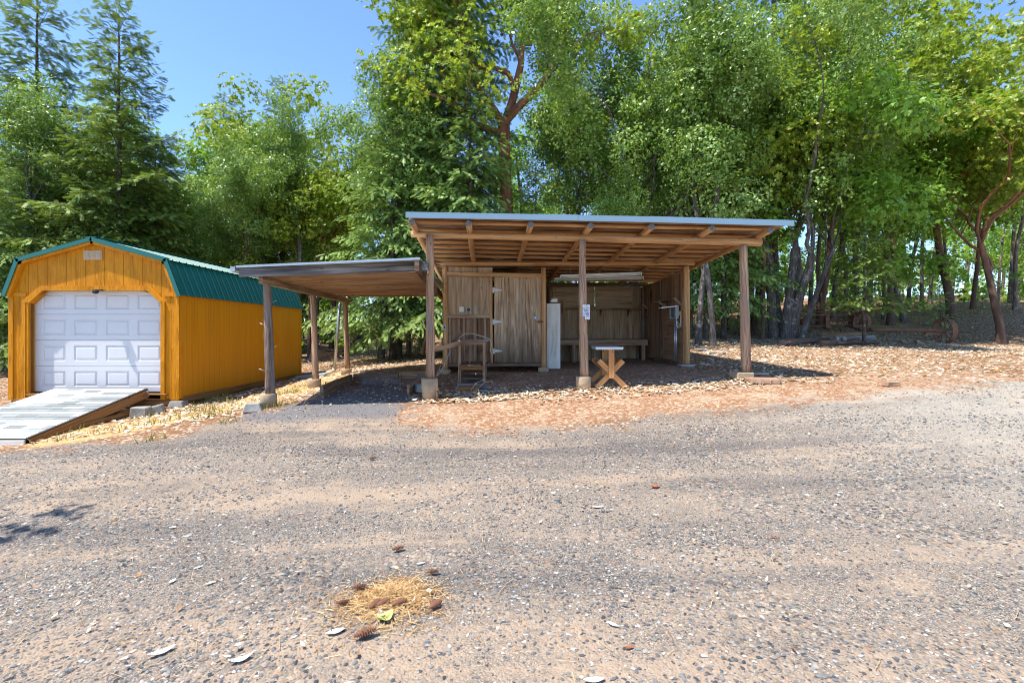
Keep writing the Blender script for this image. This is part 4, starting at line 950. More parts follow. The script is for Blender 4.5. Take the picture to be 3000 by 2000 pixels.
def onat(px, py): return hit(px, py)
def log_thing(a, b, r, label, mat, n=12, rough=.10, lift=.8):
    a, b = onat(*a), onat(*b); a.z += r * lift; b.z += r * lift; mb = MB(); mb.log(a, b, r * 1.05, r * .9, n, 12, .04, rough)
    return tag(mb.build('log', mat, None, a), label, 'log', 'logs and beams on the leaf litter')
log_thing((2292, 1014), (2432, 1006), .13, 'dark fallen log lying left of the split beams', M_dark)
log_thing((2402, 1013), (2572, 1007), .09, 'thin dark log lying under the split beams', M_dark)
a, b = onat(2424, 1006), onat(2545, 1002); mb = MB(); mb.beam(a + Vector((0, .1, .26)), b + Vector((-.1, .3, .27)), .30, .22, tilt=.2); tag(mb.build('split_beam', M_retain, None, a, bevel=.02), 'sunlit square timber lying on top of the log pile', 'beam', 'logs and beams on the leaf litter')
a, b = onat(2440, 1011), onat(2552, 1004); mb = MB(); mb.beam(a + Vector((0, -.05, .15)), b + Vector((0, -.05, .15)), .28, .24, tilt=-.2); mb.beam(a + Vector((.3, -.15, .22)), b + Vector((-.2, -.12, .20)), .12, .10, tilt=.4); tag(mb.build('split_beam', M_greyboard, None, a, bevel=.02), 'grey cracked timber in front of the sunlit square timber', 'beam', 'logs and beams on the leaf litter')
for (x, y), s, lb in (((2648, 1004), .3, 'orange bark slab lying left of the big rake wheel'), ((2690, 1008), .4, 'broken orange bark pieces just before the big rake wheel')):
    p = onat(x, y); chunk('bark_slab', lb, 'bark', p, (s * 1.4, s * .5, .08), s, M_rock, rough=.16, tilt=.2)
# stump behind the carport and cut stump
def stump(px, py, r, h, label, mat, n=18):
    p = onat(px, py); mb = MB(); rr = random.Random(px); prof = [1 + rr.uniform(-.16, .16) for _ in range(n)]
    i0 = 0; rings = [(0, 1.25), (.25, 1.06), (.7, 1.0), (1., .97)]
    for (t0, s0), (t1, s1) in zip(rings[:-1], rings[1:]):
        for k in range(n):
            k2 = (k + 1) % n; q = []
            for kk, t, s in ((k, t0, s0), (k2, t0, s0), (k2, t1, s1), (k, t1, s1)):
                a = 6.28318 * kk / n; q.append(p + Vector((math.cos(a) * r * s * prof[kk], math.sin(a) * r * s * prof[kk], h * t * (1 + .12 * (t == 1) * (prof[kk] - 1) / .16) - .03)))
            mb.face(q, [(z.z * 2, k * .1 + j * .05) for j, z in enumerate(q)])
    mb.face([p + Vector((math.cos(6.28318 * k / n) * r * .97 * prof[k], math.sin(6.28318 * k / n) * r * .97 * prof[k], h * .985 - .03)) for k in range(n)])
    return tag(mb.build('tree_stump', mat, None, p), label, 'stump')
M_bark_dark = wood('dark fissured bark', [(.3,(.030,.021,.017)),(.5,(.085,.062,.050)),(.7,(.17,.135,.11))], su=3., sv=16, bump=1., knots=False, rough=.95)
stump(962, 1052, .62, .42, 'wide weathered low stump seen behind the carport posts', M_retain)
stump(1050, 1028, .42, 1.4, 'tall broken tree stump standing behind the carport', M_bark_dark)

# broken red sapling behind the left front post
mb = MB(); mb.path([at(1240, 1039, 14.), at(1242, 1010, 14.), at(1250, 985, 14.), at(1252, 960, 14.), at(1246, 940, 14.)], [.055, .05, .045, .04, .03], 8)
for dx in (-8, -3, 2): mb.path([at(1248, 955, 14.), at(1246 + dx, 935, 13.9)], [.025, .004], 5)
tag(mb.build('broken_sapling', plain('red brown bark', (.30,.12,.06), .8, .4), None, at(1240, 1039, 14.)), 'broken red sapling with splintered top left of the front post', 'sapling')

# ------------------------------------------------------------------ needle heap, cones and single leaves on the gravel
hp = hit(1125, 1775); hr = .33
tones_straw = [(0,(.18,.075,.025)),(.3,(.32,.165,.06)),(.6,(.46,.285,.12)),(1,(.60,.43,.22))]
def tone_mat(name, stops, rough=.85, spec=.2, tr=.0):
    k = N(name); c = k.ramp(k.attr('tone'), stops)
    if tr:
        b = k.pbr(c, rough, spec=spec); t = k.n('BsdfTranslucent', {'Color': c}); mx = k.n('MixShader', {0: tr, 1: b.outputs[0], 2: t.outputs[0]}); k.t.links.new(mx.outputs[0], k.out.inputs[0])
    else: k.pbr(c, rough, spec=spec)
    return k.m
M_needle = tone_mat('dry pine needles', tones_straw)
def strips(cx, cy, n, sx, sy, hgt, ln, wd, rng):
    a = rng.uniform(0, 6.283, n); r = np.abs(rng.normal(0, .62, n)); x = cx + np.cos(a) * r * sx; y = cy + np.sin(a) * r * sy
    z = terrain(x, y) + hgt * np.exp(-(r ** 2) * 1.4) * rng.uniform(.1, 1.05, n) + .003
    th = rng.uniform(0, 6.283, n); L = rng.uniform(*ln, n) / 2; tilt = rng.normal(0, .22, n)
    dx, dy, dz = np.cos(th) * L, np.sin(th) * L, tilt * L; wx, wy = -np.sin(th) * wd, np.cos(th) * wd
    P = np.stack([np.stack([x - dx - wx, y - dy - wy, z - dz], -1), np.stack([x + dx - wx, y + dy - wy, z + dz], -1), np.stack([x + dx + wx, y + dy + wy, z + dz + wd], -1), np.stack([x - dx + wx, y - dy + wy, z - dz + wd], -1)], 1)
    return P
Vn = np.concatenate([strips(hp.x + .04, hp.y + .10, 2600, hr * .72, hr * .52, .025, (.05, .10), .0014, NR), strips(hp.x, hp.y - .02, 1500, hr * 1.15, hr * .85, .02, (.04, .09), .0013, NR)])
me = quads_mesh('needle_heap', Vn - np.array(hp), np.clip(NR.normal(.6, .26, len(Vn)), 0, 1))
tag(link_mesh('needle_heap', me, M_needle, None, hp), 'heap of dry yellow pine needles on the gravel in front', 'needle heap')
M_cone = plain('pine cone scales', (.26,.125,.075), .85, .35, 60.)
def cone(px, py, L, rz, label):
    p = hit(px, py); mb = MB(); r = L * .24; d = Vector((math.cos(rz), math.sin(rz), .05)); d, sd, u = axes(d)
    c = p + Vector((0, 0, r * .8 + .012)); mb.path([c - d * L * .5, c, c + d * L * .5], [r * .35, r * .6, r * .2], 7)
    for i in range(10):
        t = i / 9 - .5; rr = r * (1 - (t * 1.7) ** 2 * .75)
        for k in range(8):
            a = 6.283 * (k + .5 * (i % 2)) / 8; o = sd * math.cos(a) + u * math.sin(a); q = c + d * (t * L); w = o.cross(d).normalized() * rr * .42
            mb.face([q - w + o * rr * .45, q + w + o * rr * .45, q + w * .6 + o * rr * 1.05 + d * L * .05, q - w * .6 + o * rr * 1.05 + d * L * .05])
    return tag(mb.build('pine_cone', M_cone, None, p), label, 'pine cone', 'pine cones round the needle heap')
cone(1268, 1688, .075, .1, 'dark open pine cone beyond the right edge of needle heap')
cone(1275, 1786, .085, .9, 'reddish pine cone at right end of the needle heap')
cone(1003, 1780, .075, .3, 'brown pine cone sunk in left part of the needle heap')
cone(1098, 1782, .08, 1.1, 'brown pine cone standing at the middle of needle heap')
cone(1122, 1780, .08, .8, 'brown pine cone touching the middle one on its right')
cone(1170, 1782, .085, .6, 'brown pine cone right of centre in needle heap')
cone(1052, 1732, .085, .3, 'brown pine cone half hidden in the back left of heap')
cone(1068, 1870, .11, .5, 'big chewed pine cone in front of the needle heap')
cone(1165, 1616, .085, .4, 'pine cone lying alone on the gravel behind the heap')
cone(1092, 1348, .085, .4, 'pine cone lying alone in the middle of gravel road')
M_dryleaf1 = plain('bleached leaf', (.80,.76,.68), .7, .2, 30.); M_greenleaf = plain('pale green leaf', (.50,.60,.18), .5, .3, 20.); M_redleaf = plain('red brown leaf', (.42,.12,.04), .7, .3, 30.)
def leaf(px, py, L, rz, label, mat=M_dryleaf1, curl=.25, wd=.34, name='dry_leaf', cat='leaf'):
    p = hit(px, py); mb = MB(); d = Vector((math.cos(rz), math.sin(rz), 0)); s = Vector((-d.y, d.x, 0)); rows = []
    for i in range(9):
        t = i / 8; w = math.sin(math.pi * t) ** .8 * wd * L * .5 + .0004; z = curl * L * (t - .5) ** 2 * 1.6 + .008; c = p + d * ((t - .5) * L) + Vector((0, 0, z)); rows.append([c - s * w + Vector((0, 0, w * .35)), c, c + s * w + Vector((0, 0, w * .35))])
    for a, b in zip(rows[:-1], rows[1:]):
        for j in (0, 1): mb.face([a[j], b[j], b[j + 1], a[j + 1]], smooth=True)
    o = mb.build(name, mat, None, p); so = o.modifiers.new('thick', 'SOLIDIFY'); so.thickness = .0012
    return tag(o, label, cat)
leaf(1128, 1818, .10, .8, 'crumpled pale green leaf on the front of needle heap', M_greenleaf, .9, .8, 'green_leaf')
leaf(1118, 1808, .07, 2.2, 'cream leaf half under the green leaf', M_dryleaf1, .6, .7)
leaf(982, 1862, .10, .5, 'large white oval leaf in front left of the needle heap', wd=.42)
leaf(1212, 1766, .06, 1.6, 'white leaf standing on right side of needle heap', curl=.6)
leaf(1257, 1738, .05, 2.0, 'small round white leaf by the right rim of heap', wd=.6)
leaf(705, 1938, .11, .55, 'white curled leaf on gravel at the bottom edge', curl=.5)
leaf(474, 1918, .12, .75, 'pointed pale leaf on gravel near the bottom left', curl=.4)
leaf(615, 1712, .07, .7, 'narrow pale green leaf lying on gravel between tracks', plain('pale sage leaf', (.60,.62,.44), .6), .2, .3)
leaf(505, 1710, .06, 1.5, 'short white leaf left of the narrow pale green leaf', wd=.5)
leaf(581, 1668, .055, .9, 'small white leaf beyond the narrow pale green leaf')
leaf(506, 1550, .06, .2, 'round pale leaf on the dusty wheel track', wd=.6)
leaf(1752, 1489, .11, .1, 'white leaf lying alone on the sandy track', curl=.3)
leaf(1796, 1838, .07, 2.4, 'pale leaf on dark gravel right of the heap')
leaf(1232, 1657, .06, .4, 'pale leaf just behind the needle heap')
leaf(1918, 1431, .09, .15, 'orange red dry leaf on the gravel', M_redleaf, .8, .7)
leaf(1842, 1907, .05, .3, 'small red leaf curl near the bottom of picture', M_redleaf, .6)
leaf(2268, 1580, .07, 2.8, 'dark red bark strip on the right gravel', M_redleaf, .1, .2)
leaf(1740, 1998, .1, .1, 'white leaf cut by the lower picture edge')

# ------------------------------------------------------------------ stones and leaves too many to count
def stones(n, xy, smin, smax, rng, sink=.25):
    x, y = xy; n = len(x); z = terrain(x, y)
    base = np.array([(1,0,0),(.5,.87,0),(-.5,.87,0),(-1,0,0),(-.5,-.87,0),(.5,-.87,0),(0,0,1),(0,0,-1)], float)
    f = []
    s = smin + (smax - smin) * rng.random(n) ** 2.6
    V = base[None] * rng.uniform(.65, 1.3, (n, 8, 1)) + rng.normal(0, .10, (n, 8, 3))
    V *= np.stack([s * rng.uniform(.8, 1.5, n), s * rng.uniform(.6, 1., n), s * rng.uniform(.35, .7, n)], -1)[:, None, :] * .5
    th = rng.uniform(0, 6.283, n); c, q = np.cos(th)[:, None], np.sin(th)[:, None]
    X = V[..., 0] * c - V[..., 1] * q; Y = V[..., 0] * q + V[..., 1] * c
    V = np.stack([X + x[:, None], Y + y[:, None], V[..., 2] + (z + s * sink * .5)[:, None]], -1)
    tri = np.array([(0,1,6),(1,2,6),(2,3,6),(3,4,6),(4,5,6),(5,0,6)])
    fc = (tri[None] + (np.arange(n) * 8)[:, None, None]).reshape(-1, 3)
    return V.reshape(-1, 3), fc, np.repeat(rng.random(n), 6)
def tri_mesh(name, V, fc, tone):
    me = bpy.data.meshes.new(name); me.vertices.add(len(V)); me.vertices.foreach_set('co', V.ravel().astype(np.float32))
    me.loops.add(fc.size); me.loops.foreach_set('vertex_index', fc.ravel().astype(np.int32)); me.polygons.add(len(fc)); me.polygons.foreach_set('loop_start', np.arange(0, fc.size, 3, dtype=np.int32)); me.update(calc_edges=True)
    a = me.attributes.new('tone', 'FLOAT', 'FACE'); a.data.foreach_set('value', tone.astype(np.float32)); return me
def fan(n, y0, y1, rng, wide=1.12):
    y = np.sqrt(rng.uniform(y0 ** 2, y1 ** 2, n)); x = y * rng.uniform(-wide, wide, n); return x, y
M_stone = tone_mat('gravel stones', [(0,(.04,.043,.047)),(.2,(.09,.094,.10)),(.45,(.15,.15,.148)),(.62,(.21,.20,.185)),(.78,(.19,.15,.11)),(.9,(.31,.295,.27)),(.97,(.48,.46,.42)),(1,(.30,.12,.055))], .85, .25)
def clumpy(x, y, rng, lo=.15):
    m = .5 + .5 * np.sin(x * 1.7 + 2.1 * np.sin(y * .9)) * np.sin(y * 2.3 - x * .35 + 1.2 * np.sin(x * .8)); return rng.random(len(x)) < lo + (1 - lo) * m
Vs, Fs, Ts = [], [], []; off = 0
for n, y0, y1, a, b in ((70000, 1.9, 4.2, .005, .026), (46000, 4.2, 7.0, .008, .034), (22000, 7.0, 10.5, .012, .04)):
    x, y = fan(n, y0, y1, NR); k = inside(x, y, ROAD_POLY) & clumpy(x, y, NR); x, y = x[k], y[k]
    v, f, t = stones(len(x), (x, y), a, b, NR); Vs.append(v); Fs.append(f + off); Ts.append(t); off += len(v)
tag(link_mesh('gravel', tri_mesh('gravel', np.concatenate(Vs), np.concatenate(Fs), np.concatenate(Ts)), M_stone), 'loose grey gravel stones scattered over the road', 'gravel', kind='stuff')

def flakes(x, y, L0, L1, rng, z_off=.006, wd=(.28, .55), bend=.5):
    n = len(x); z = terrain(x, y) + z_off + rng.uniform(0, .03, n); th = rng.uniform(0, 6.283, n); L = rng.uniform(L0, L1, n) * .5; w = L * rng.uniform(*wd, n)
    c, s = np.cos(th), np.sin(th); t1, t2 = rng.normal(0, .35, n) * bend, rng.normal(0, .45, n) * bend
    a = np.stack([x - c * L, y - s * L, z - t1 * L + .3 * L * bend * rng.random(n)], -1); b = np.stack([x + s * w, y - c * w, z - t2 * w], -1); d = np.stack([x + c * L, y + s * L, z + t1 * L + .3 * L * bend * rng.random(n)], -1); e = np.stack([x - s * w, y + c * w, z + t2 * w], -1)
    return np.stack([a, b, d, e], 1)
M_litter = tone_mat('fallen leaf', [(0,(.20,.09,.035)),(.12,(.42,.25,.12)),(.3,(.64,.48,.30)),(.5,(.76,.65,.47)),(.9,(.84,.77,.62)),(.95,(.60,.29,.07)),(1,(.50,.17,.03))], .7, .25, .15)
xs_, ys_ = [], []
def sow(n, poly, keep=None):
    P = np.array(poly); x = NR.uniform(P[:, 0].min(), P[:, 0].max(), n); y = NR.uniform(P[:, 1].min(), P[:, 1].max(), n); k = inside(x, y, poly)
    rr, pa, di, stw = zones(x, y); k &= rr < .10
    # the roofed floor has only a few leaves, nothing lies inside the orange shed or on the path of the posts
    q = (x - O0[0]) * CU + (y - O0[1]) * SU; v = -(x - O0[0]) * SU + (y - O0[1]) * CU
    bay = (q > .1) & (q < 6.0) & (v > .5) & (v < 5.7); k &= ~bay | (NR.random(n) < .05)
    k &= ~((x > SX0 - .1) & (x < SX1 + .1) & (y > SF - .2) & (y < SB + .1)); k &= ~((x > RX0 - .1) & (x < RX1 + .1) & (y > RY0 - .1) & (y < RY1))
    k &= NR.random(n) < np.clip(1.1 - di * .8, .1, 1)
    if keep is not None: k &= keep(x, y)
    xs_.append(x[k]); ys_.append(y[k])
sow(42000, [(4.4, 9.0), (12, 9.2), (20, 14), (26, 24), (8, 24), (4.2, 14)], lambda x, y: clumpy(x, y, NR, .35))
sow(16000, [(4.2, 14), (26, 24), (42, 40), (4, 40)])
sow(12000, [(-7, 12.6), (4.4, 14.9), (4.4, 30), (-12, 30), (-7, 17)])
sow(2600, [(-1.9, 8.9), (.6, 8.9), (.6, 10.3), (-1.3, 10.2)], lambda x, y: clumpy(x, y, NR, .3))
sow(3600, [(.5, 8.5), (4.6, 9.0), (4.6, 9.9), (.5, 9.5)], lambda x, y: clumpy(x, y, NR, .2))
sow(2600, [(-8.5, 7.6), (-4.6, 8.5), (-4.6, 10.3), (-7.0, 10.6)], lambda x, y: clumpy(x, y, NR, .4))
sow(1500, [(-7.0, 10.5), (-4.0, 9.6), (-4.0, 17), (-7.0, 17)])
sow(1500, [(-14, 9), (-10.8, 9), (-10.8, 18), (-16, 18)])
x = np.concatenate(xs_); y = np.concatenate(ys_); far_ = np.clip((y - 14) / 20, 0, 1)
V1 = flakes(x, y, .05, .14, NR)
x2, y2 = fan(420, 2., 9., NR); V2 = flakes(x2, y2, .02, .06, NR, .008)
x3 = NR.uniform(-4.2, -2., 500); y3 = NR.uniform(8.9, 12., 500); V3 = flakes(x3, y3, .04, .09, NR, .006)
x4, y4 = W(3, .2, 0).x + NR.uniform(-3.2, 3., 420), 10.1 + NR.uniform(-.6, 1.5, 420); V4 = flakes(x4, y4, .03, .08, NR, .006)
Vl = np.concatenate([V1, V2, V3, V4])
tag(link_mesh('fallen_leaves', quads_mesh('fallen_leaves', Vl, NR.random(len(Vl)) ** 1.0), M_litter), 'dry tan and cream leaves covering the ground around the sheds', 'leaves', kind='stuff')
# twigs and needles scattered on the gravel
x5, y5 = fan(3600, 1.9, 8.5, NR); k = clumpy(x5, y5, NR, .1); x5, y5 = x5[k], y5[k]
tw = []
for xx, yy in ((hp.x, hp.y),): pass
n5 = len(x5); th = NR.uniform(0, 6.283, n5); L = NR.uniform(.02, .06, n5); z5 = terrain(x5, y5) + .010; wd = .0012
P = np.stack([np.stack([x5 - np.cos(th) * L - np.sin(th) * wd * s0, y5 - np.sin(th) * L + np.cos(th) * wd * s0, z5], -1) if q < 2 else np.stack([x5 + np.cos(th) * L - np.sin(th) * wd * s0, y5 + np.sin(th) * L + np.cos(th) * wd * s0, z5 + .004], -1) for q, s0 in ((0, 1), (1, -1), (2, -1), (3, 1))], 1)
tag(link_mesh('dry_needles', quads_mesh('dry_needles', P, NR.random(n5)), M_needle), 'single dry pine needles strewn over the gravel road', 'needles', kind='stuff')
# weeds and dry grass tufts
def tufts(pts, n, h, rng, spread=.12):
    out = []
    for (cx, cy) in pts:
        x = cx + rng.normal(0, spread, n); y = cy + rng.normal(0, spread, n); z = terrain(x, y); th = rng.uniform(0, 6.283, n); hh = h * rng.uniform(.4, 1.1, n); ln = rng.normal(0, .35, (2, n)) * hh; w = .004 + .006 * rng.random(n)
        wx, wy = np.cos(th) * w, np.sin(th) * w
        out.append(np.stack([np.stack([x - wx, y - wy, z], -1), np.stack([x + wx, y + wy, z], -1), np.stack([x + ln[0] + wx * .2, y + ln[1] + wy * .2, z + hh], -1), np.stack([x + ln[0] - wx * .2, y + ln[1] - wy * .2, z + hh], -1)], 1))
    return np.concatenate(out)
M_weed = tone_mat('weeds', [(0,(.50,.34,.13)),(.5,(.34,.30,.09)),(1,(.14,.22,.04))], .7, .2, .2)
pts = hits([(240,1255),(300,1270),(180,1290),(520,1215),(620,1205),(690,1190),(780,1196),(810,1192),(835,1190),(560,1195),(660,1240),(450,1290),(820,1160),(1090,1045),(1105,1052),(2550,985),(2620,950),(2680,940),(2740,925),(2900,905),(2450,975),(2160,955),(2130,960),(2700,935),(2640,945)])
pts += [(x, y) for x, y in zip(NR.uniform(-7, -4.7, 26), NR.uniform(8.6, 13, 26))]
Vw = np.concatenate([tufts(pts, 26, .13, NR), tufts(hits([(2600,945),(2680,930),(2740,915),(2560,960),(2480,985),(2140,950),(2860,915),(2950,900),(2250,975),(1090,1040),(1180,1030)]), 160, .22, NR, .8)])
tag(link_mesh('weeds', quads_mesh('weeds', Vw, NR.random(len(Vw))), M_weed), 'low weeds and dry grass tufts around the sheds and hillside', 'weeds', kind='stuff')
# ------------------------------------------------------------------ trees
def barkmat(name, lo, mid, hi, lichen=None, su=3., sv=14, bump=1.):
    k = N(name); uv = k.uv()
    a = k.noise(k.map(uv, (su, sv, 1)), 1., 6., .65, .4); c = k.ramp(a, [(.3, lo), (.5, mid), (.72, hi)])
    if lichen: c = k.mix(k.step(k.noise(k.pos(), 5., 5., .7), .56, .66), c, lichen)
    k.pbr(c, .9, k.bump(a, bump, .03), spec=.2); return k.m
B_fir = barkmat('fir bark', (.028,.020,.016), (.085,.062,.048), (.19,.15,.12), (.22,.21,.17))
B_oak = barkmat('oak bark', (.040,.034,.028), (.12,.10,.085), (.24,.21,.18), (.33,.32,.28))
B_mad = barkmat('madrone bark', (.12,.045,.025), (.26,.105,.06), (.38,.18,.105), None, 1.2, 5., .35)
def old_foot(m):   # flaking grey brown bark on the lower trunk
    t = m.node_tree; b = [x for x in t.nodes if x.type == 'BSDF_PRINCIPLED'][0]; src = b.inputs['Base Color'].links[0].from_socket; k = N.__new__(N); k.m = m; k.t = t
    z = k.n('SeparateXYZ', {0: k.obj()}).outputs[2]; nz = k.noise(k.map(k.uv(), (3, 9, 1)), 1., 5., .65)
    f = k.math('SUBTRACT', 1., k.step(k.math('ADD', z, k.math('MULTIPLY', nz, 2.5)), 3.2, 5.2)); c = k.mix(f, src, k.mix(nz, (.035,.022,.016), (.20,.125,.09))); t.links.new(c, b.inputs['Base Color'])
old_foot(B_mad)
B_pole = barkmat('grey pole bark', (.06,.045,.036), (.17,.13,.105), (.33,.27,.22), (.36,.33,.28))
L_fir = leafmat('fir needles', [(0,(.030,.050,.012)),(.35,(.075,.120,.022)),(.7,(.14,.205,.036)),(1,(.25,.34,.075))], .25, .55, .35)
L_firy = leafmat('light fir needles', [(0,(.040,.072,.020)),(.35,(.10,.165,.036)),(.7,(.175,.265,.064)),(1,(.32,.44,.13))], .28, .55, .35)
L_mad = leafmat('madrone leaves', [(0,(.06,.09,.008)),(.3,(.15,.21,.016)),(.65,(.28,.35,.032)),(.93,(.40,.46,.07)),(.97,(.50,.26,.03)),(1,(.55,.19,.03))], .40, .45, .5)
L_oak = leafmat('oak leaves', [(0,(.045,.085,.014)),(.35,(.11,.19,.028)),(.75,(.19,.29,.060)),(1,(.36,.46,.19))], .36, .42, .6)
L_map = leafmat('maple leaves', [(0,(.06,.13,.014)),(.4,(.14,.26,.024)),(.8,(.22,.38,.045)),(1,(.36,.50,.12))], .44, .45, .5)

def unit(v): return v / np.maximum(np.linalg.norm(v, axis=-1, keepdims=True), 1e-9)
def inst(tmpl, pos, X, Z, sc):
    X = unit(X); Y = unit(np.cross(Z, X)); Z = np.cross(X, Y)
    M = np.stack([X, Y, Z], -1) * np.asarray(sc)[:, None, None]          # columns are the axes
    return (np.einsum('nij,kqj->nkqi', M, tmpl) + pos[:, None, None, :]).reshape(-1, 4, 3)
def leafquad(base, d, L, w, up=(0, 0, 1), sag=.0):
    base = np.array(base, float); d = np.array(d, float); d /= np.linalg.norm(d); s = np.cross(d, up); s /= np.linalg.norm(s) + 1e-9
    return np.array([base, base + d * L * .45 + s * w * .5 + np.array([0, 0, -sag * L * .3]), base + d * L + np.array([0, 0, -sag * L]), base + d * L * .45 - s * w * .5 + np.array([0, 0, -sag * L * .3])])
T_fir = np.array([leafquad((x, 0, 0), (math.cos(a), s * math.sin(a), .12), l, .10, sag=.2) for x, l in ((.0, .28), (.14, .34), (.28, .36), (.42, .36), (.56, .34), (.7, .31), (.84, .26)) for s, a in ((1, .85), (-1, .85))] + [leafquad((.0, 0, .0), (1, 0, .02), 1.12, .11)])
_r = np.random.default_rng(3)
T_ros = np.array([leafquad((0, 0, 0), (math.cos(a) * .85, math.sin(a) * .85, .45 + .25 * (i % 2)), .9 + .2 * (i % 3), .42, sag=.15) for i, a in enumerate(np.arange(8) * 2.4)])
T_oak = np.array([leafquad(_r.normal(0, .45, 3), _r.normal(0, 1, 3) * (1, 1, .5), .95, .55, up=_r.normal(0, .5, 3) + (0, 0, 1)) for i in range(9)])
def _maple():
    q = []
    for i in range(4):
        b = _r.normal(0, .6, 3) * (1, 1, .4); a = _r.uniform(0, 6.28); up = _r.normal(0, .25, 3) + (0, 0, 1)
        for da, l in ((-.75, .75), (0, 1.), (.75, .75)): q.append(leafquad(b, (math.cos(a + da), math.sin(a + da), -.15), l, .5, up=up))
    return np.array(q)
T_map = _maple()

def fir(seed, h, Rm, base=.12, dens=7.0, droop=.45, r0=.2, pw=.75, sprig=.34, lean=0., light=0., gap=.1, den2=1.):
    rg = random.Random(seed); nr = np.random.default_rng(seed); wood_ = MB()
    n = 12; wob = [(rg.uniform(-.05, .05), rg.uniform(-.05, .05)) for _ in range(n + 1)]
    def axis_at(t): 
        k = min(int(t * n), n - 1); f = t * n - k
        return Vector(((wob[k][0] * (1 - f) + wob[k + 1][0] * f) * h * .03 + lean * t * h, (wob[k][1] * (1 - f) + wob[k + 1][1] * f) * h * .03, t * h))
    wood_.path([axis_at(i / 24) - Vector((0, 0, .15 if i == 0 else 0)) for i in range(25)], [max(.012, r0 * (1.25 if i == 0 else 1) * (1 - i / 24) ** .85) for i in range(25)], 10, rough=.04, seed=seed)
    P, X, Z, S, T = [], [], [], [], []
    nb = int(h * dens * (1 - base)); sector = [rg.uniform(.6, 1.25) for _ in range(9)]
    for i in range(nb):
        t = base + (1 - base) * ((i + rg.random()) / nb); az = i * 2.399 + rg.uniform(-.4, .4)
        L = Rm * (1 - t) ** pw * rg.uniform(.6, 1.12) * sector[int((az % 6.283) / 6.283 * 9) % 9] + .12
        if rg.random() < gap: L *= .35
        p = axis_at(t); el = .75 * ((t - base) / (1 - base)) ** 1.5 - .10 + rg.uniform(-.15, .15)
        dh = np.array([math.cos(az), math.sin(az), 0.]); sd = np.array([-dh[1], dh[0], 0.]); p0 = np.array(p)
        def bp(s): return p0 + dh * (L * s) + np.array([0, 0, L * (math.tan(el) * s - droop * s * s * (1.1 - .75 * t) + .16 * s ** 3)])
        ss = np.linspace(0, 1, 6); wood_.path([Vector(bp(s)) for s in ss], [max(.004, r0 * .16 * (L / Rm + .2) * (1 - s * .85)) for s in ss], 4, caps=False, seed=i)
        m = max(3, int(L / .15 * den2))
        for j in range(m):
            s = .16 + .84 * (j + rg.random()) / m; sg = 1 if j % 2 else -1
            l = (.42 * L * (1 - s) ** .8 * rg.uniform(.6, 1.2) + .16); q0 = bp(s); tan = bp(min(1.02, s + .03)) - bp(s - .03); tan = tan / np.linalg.norm(tan)
            bd = tan * .62 + sd * sg * .80 + np.array([0, 0, -.12]); bd /= np.linalg.norm(bd)
            if s > .93: bd = tan
            k = max(1, int(l / .115)); f = (np.arange(k) + .5) / k
            hang = (l * droop * .9) * f ** 2
            pos = q0 + bd * (f * l)[:, None] - np.array([0, 0, 1.]) * hang[:, None]
            dirs = bd + np.array([0, 0, -1.]) * (1.3 * droop * f)[:, None] + nr.normal(0, .30, (k, 3))
            side = np.where(np.arange(k) % 2 == 0, 1., -1.)[:, None]; dirs = dirs + np.cross(bd, [0, 0, 1.]) * side * .35
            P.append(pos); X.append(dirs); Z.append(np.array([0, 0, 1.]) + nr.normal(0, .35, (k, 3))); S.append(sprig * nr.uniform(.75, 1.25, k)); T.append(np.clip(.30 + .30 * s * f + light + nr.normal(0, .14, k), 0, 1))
    P, X, Z, S, T = [np.concatenate(a) for a in (P, X, Z, S, T)]
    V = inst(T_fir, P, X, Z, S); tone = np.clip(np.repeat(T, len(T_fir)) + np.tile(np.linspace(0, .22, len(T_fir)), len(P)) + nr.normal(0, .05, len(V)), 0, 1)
    return wood_.mesh('fir_trunk'), quads_mesh('fir_crown', V, tone)

def foliage(tips, tmpl, leaf_s, per, nr, flat=.75, up=.7, shell=.45):
    P, X, Z, S, T = [], [], [], [], []
    for (c, rc) in tips:
        k = max(6, int(per * rc ** 2)); d = unit(nr.normal(0, 1, (k, 3))); rr = rc * (shell + (1 - shell) * nr.random(k) ** .6); off = d * rr[:, None] * (1, 1, flat)
        P.append(np.array(c) + off); z = d * .8 + np.array([0, 0, up]) + nr.normal(0, .35, (k, 3)); Z.append(z); X.append(np.cross(z, nr.normal(0, 1, (k, 3)))); S.append(leaf_s * nr.uniform(.7, 1.25, k)); base = nr.normal(.42, .12); T.append(np.clip(base + nr.normal(0, .10, k), 0, 1))
    P, X, Z, S, T = [np.concatenate(a) for a in (P, X, Z, S, T)]
    V = inst(tmpl, P, X, Z, S); tone = np.repeat(T, len(tmpl)) + nr.normal(0, .15, len(V)); sp = nr.random(len(V)) < .012
    return V, np.where(sp, .985, np.clip(tone, 0, .94))
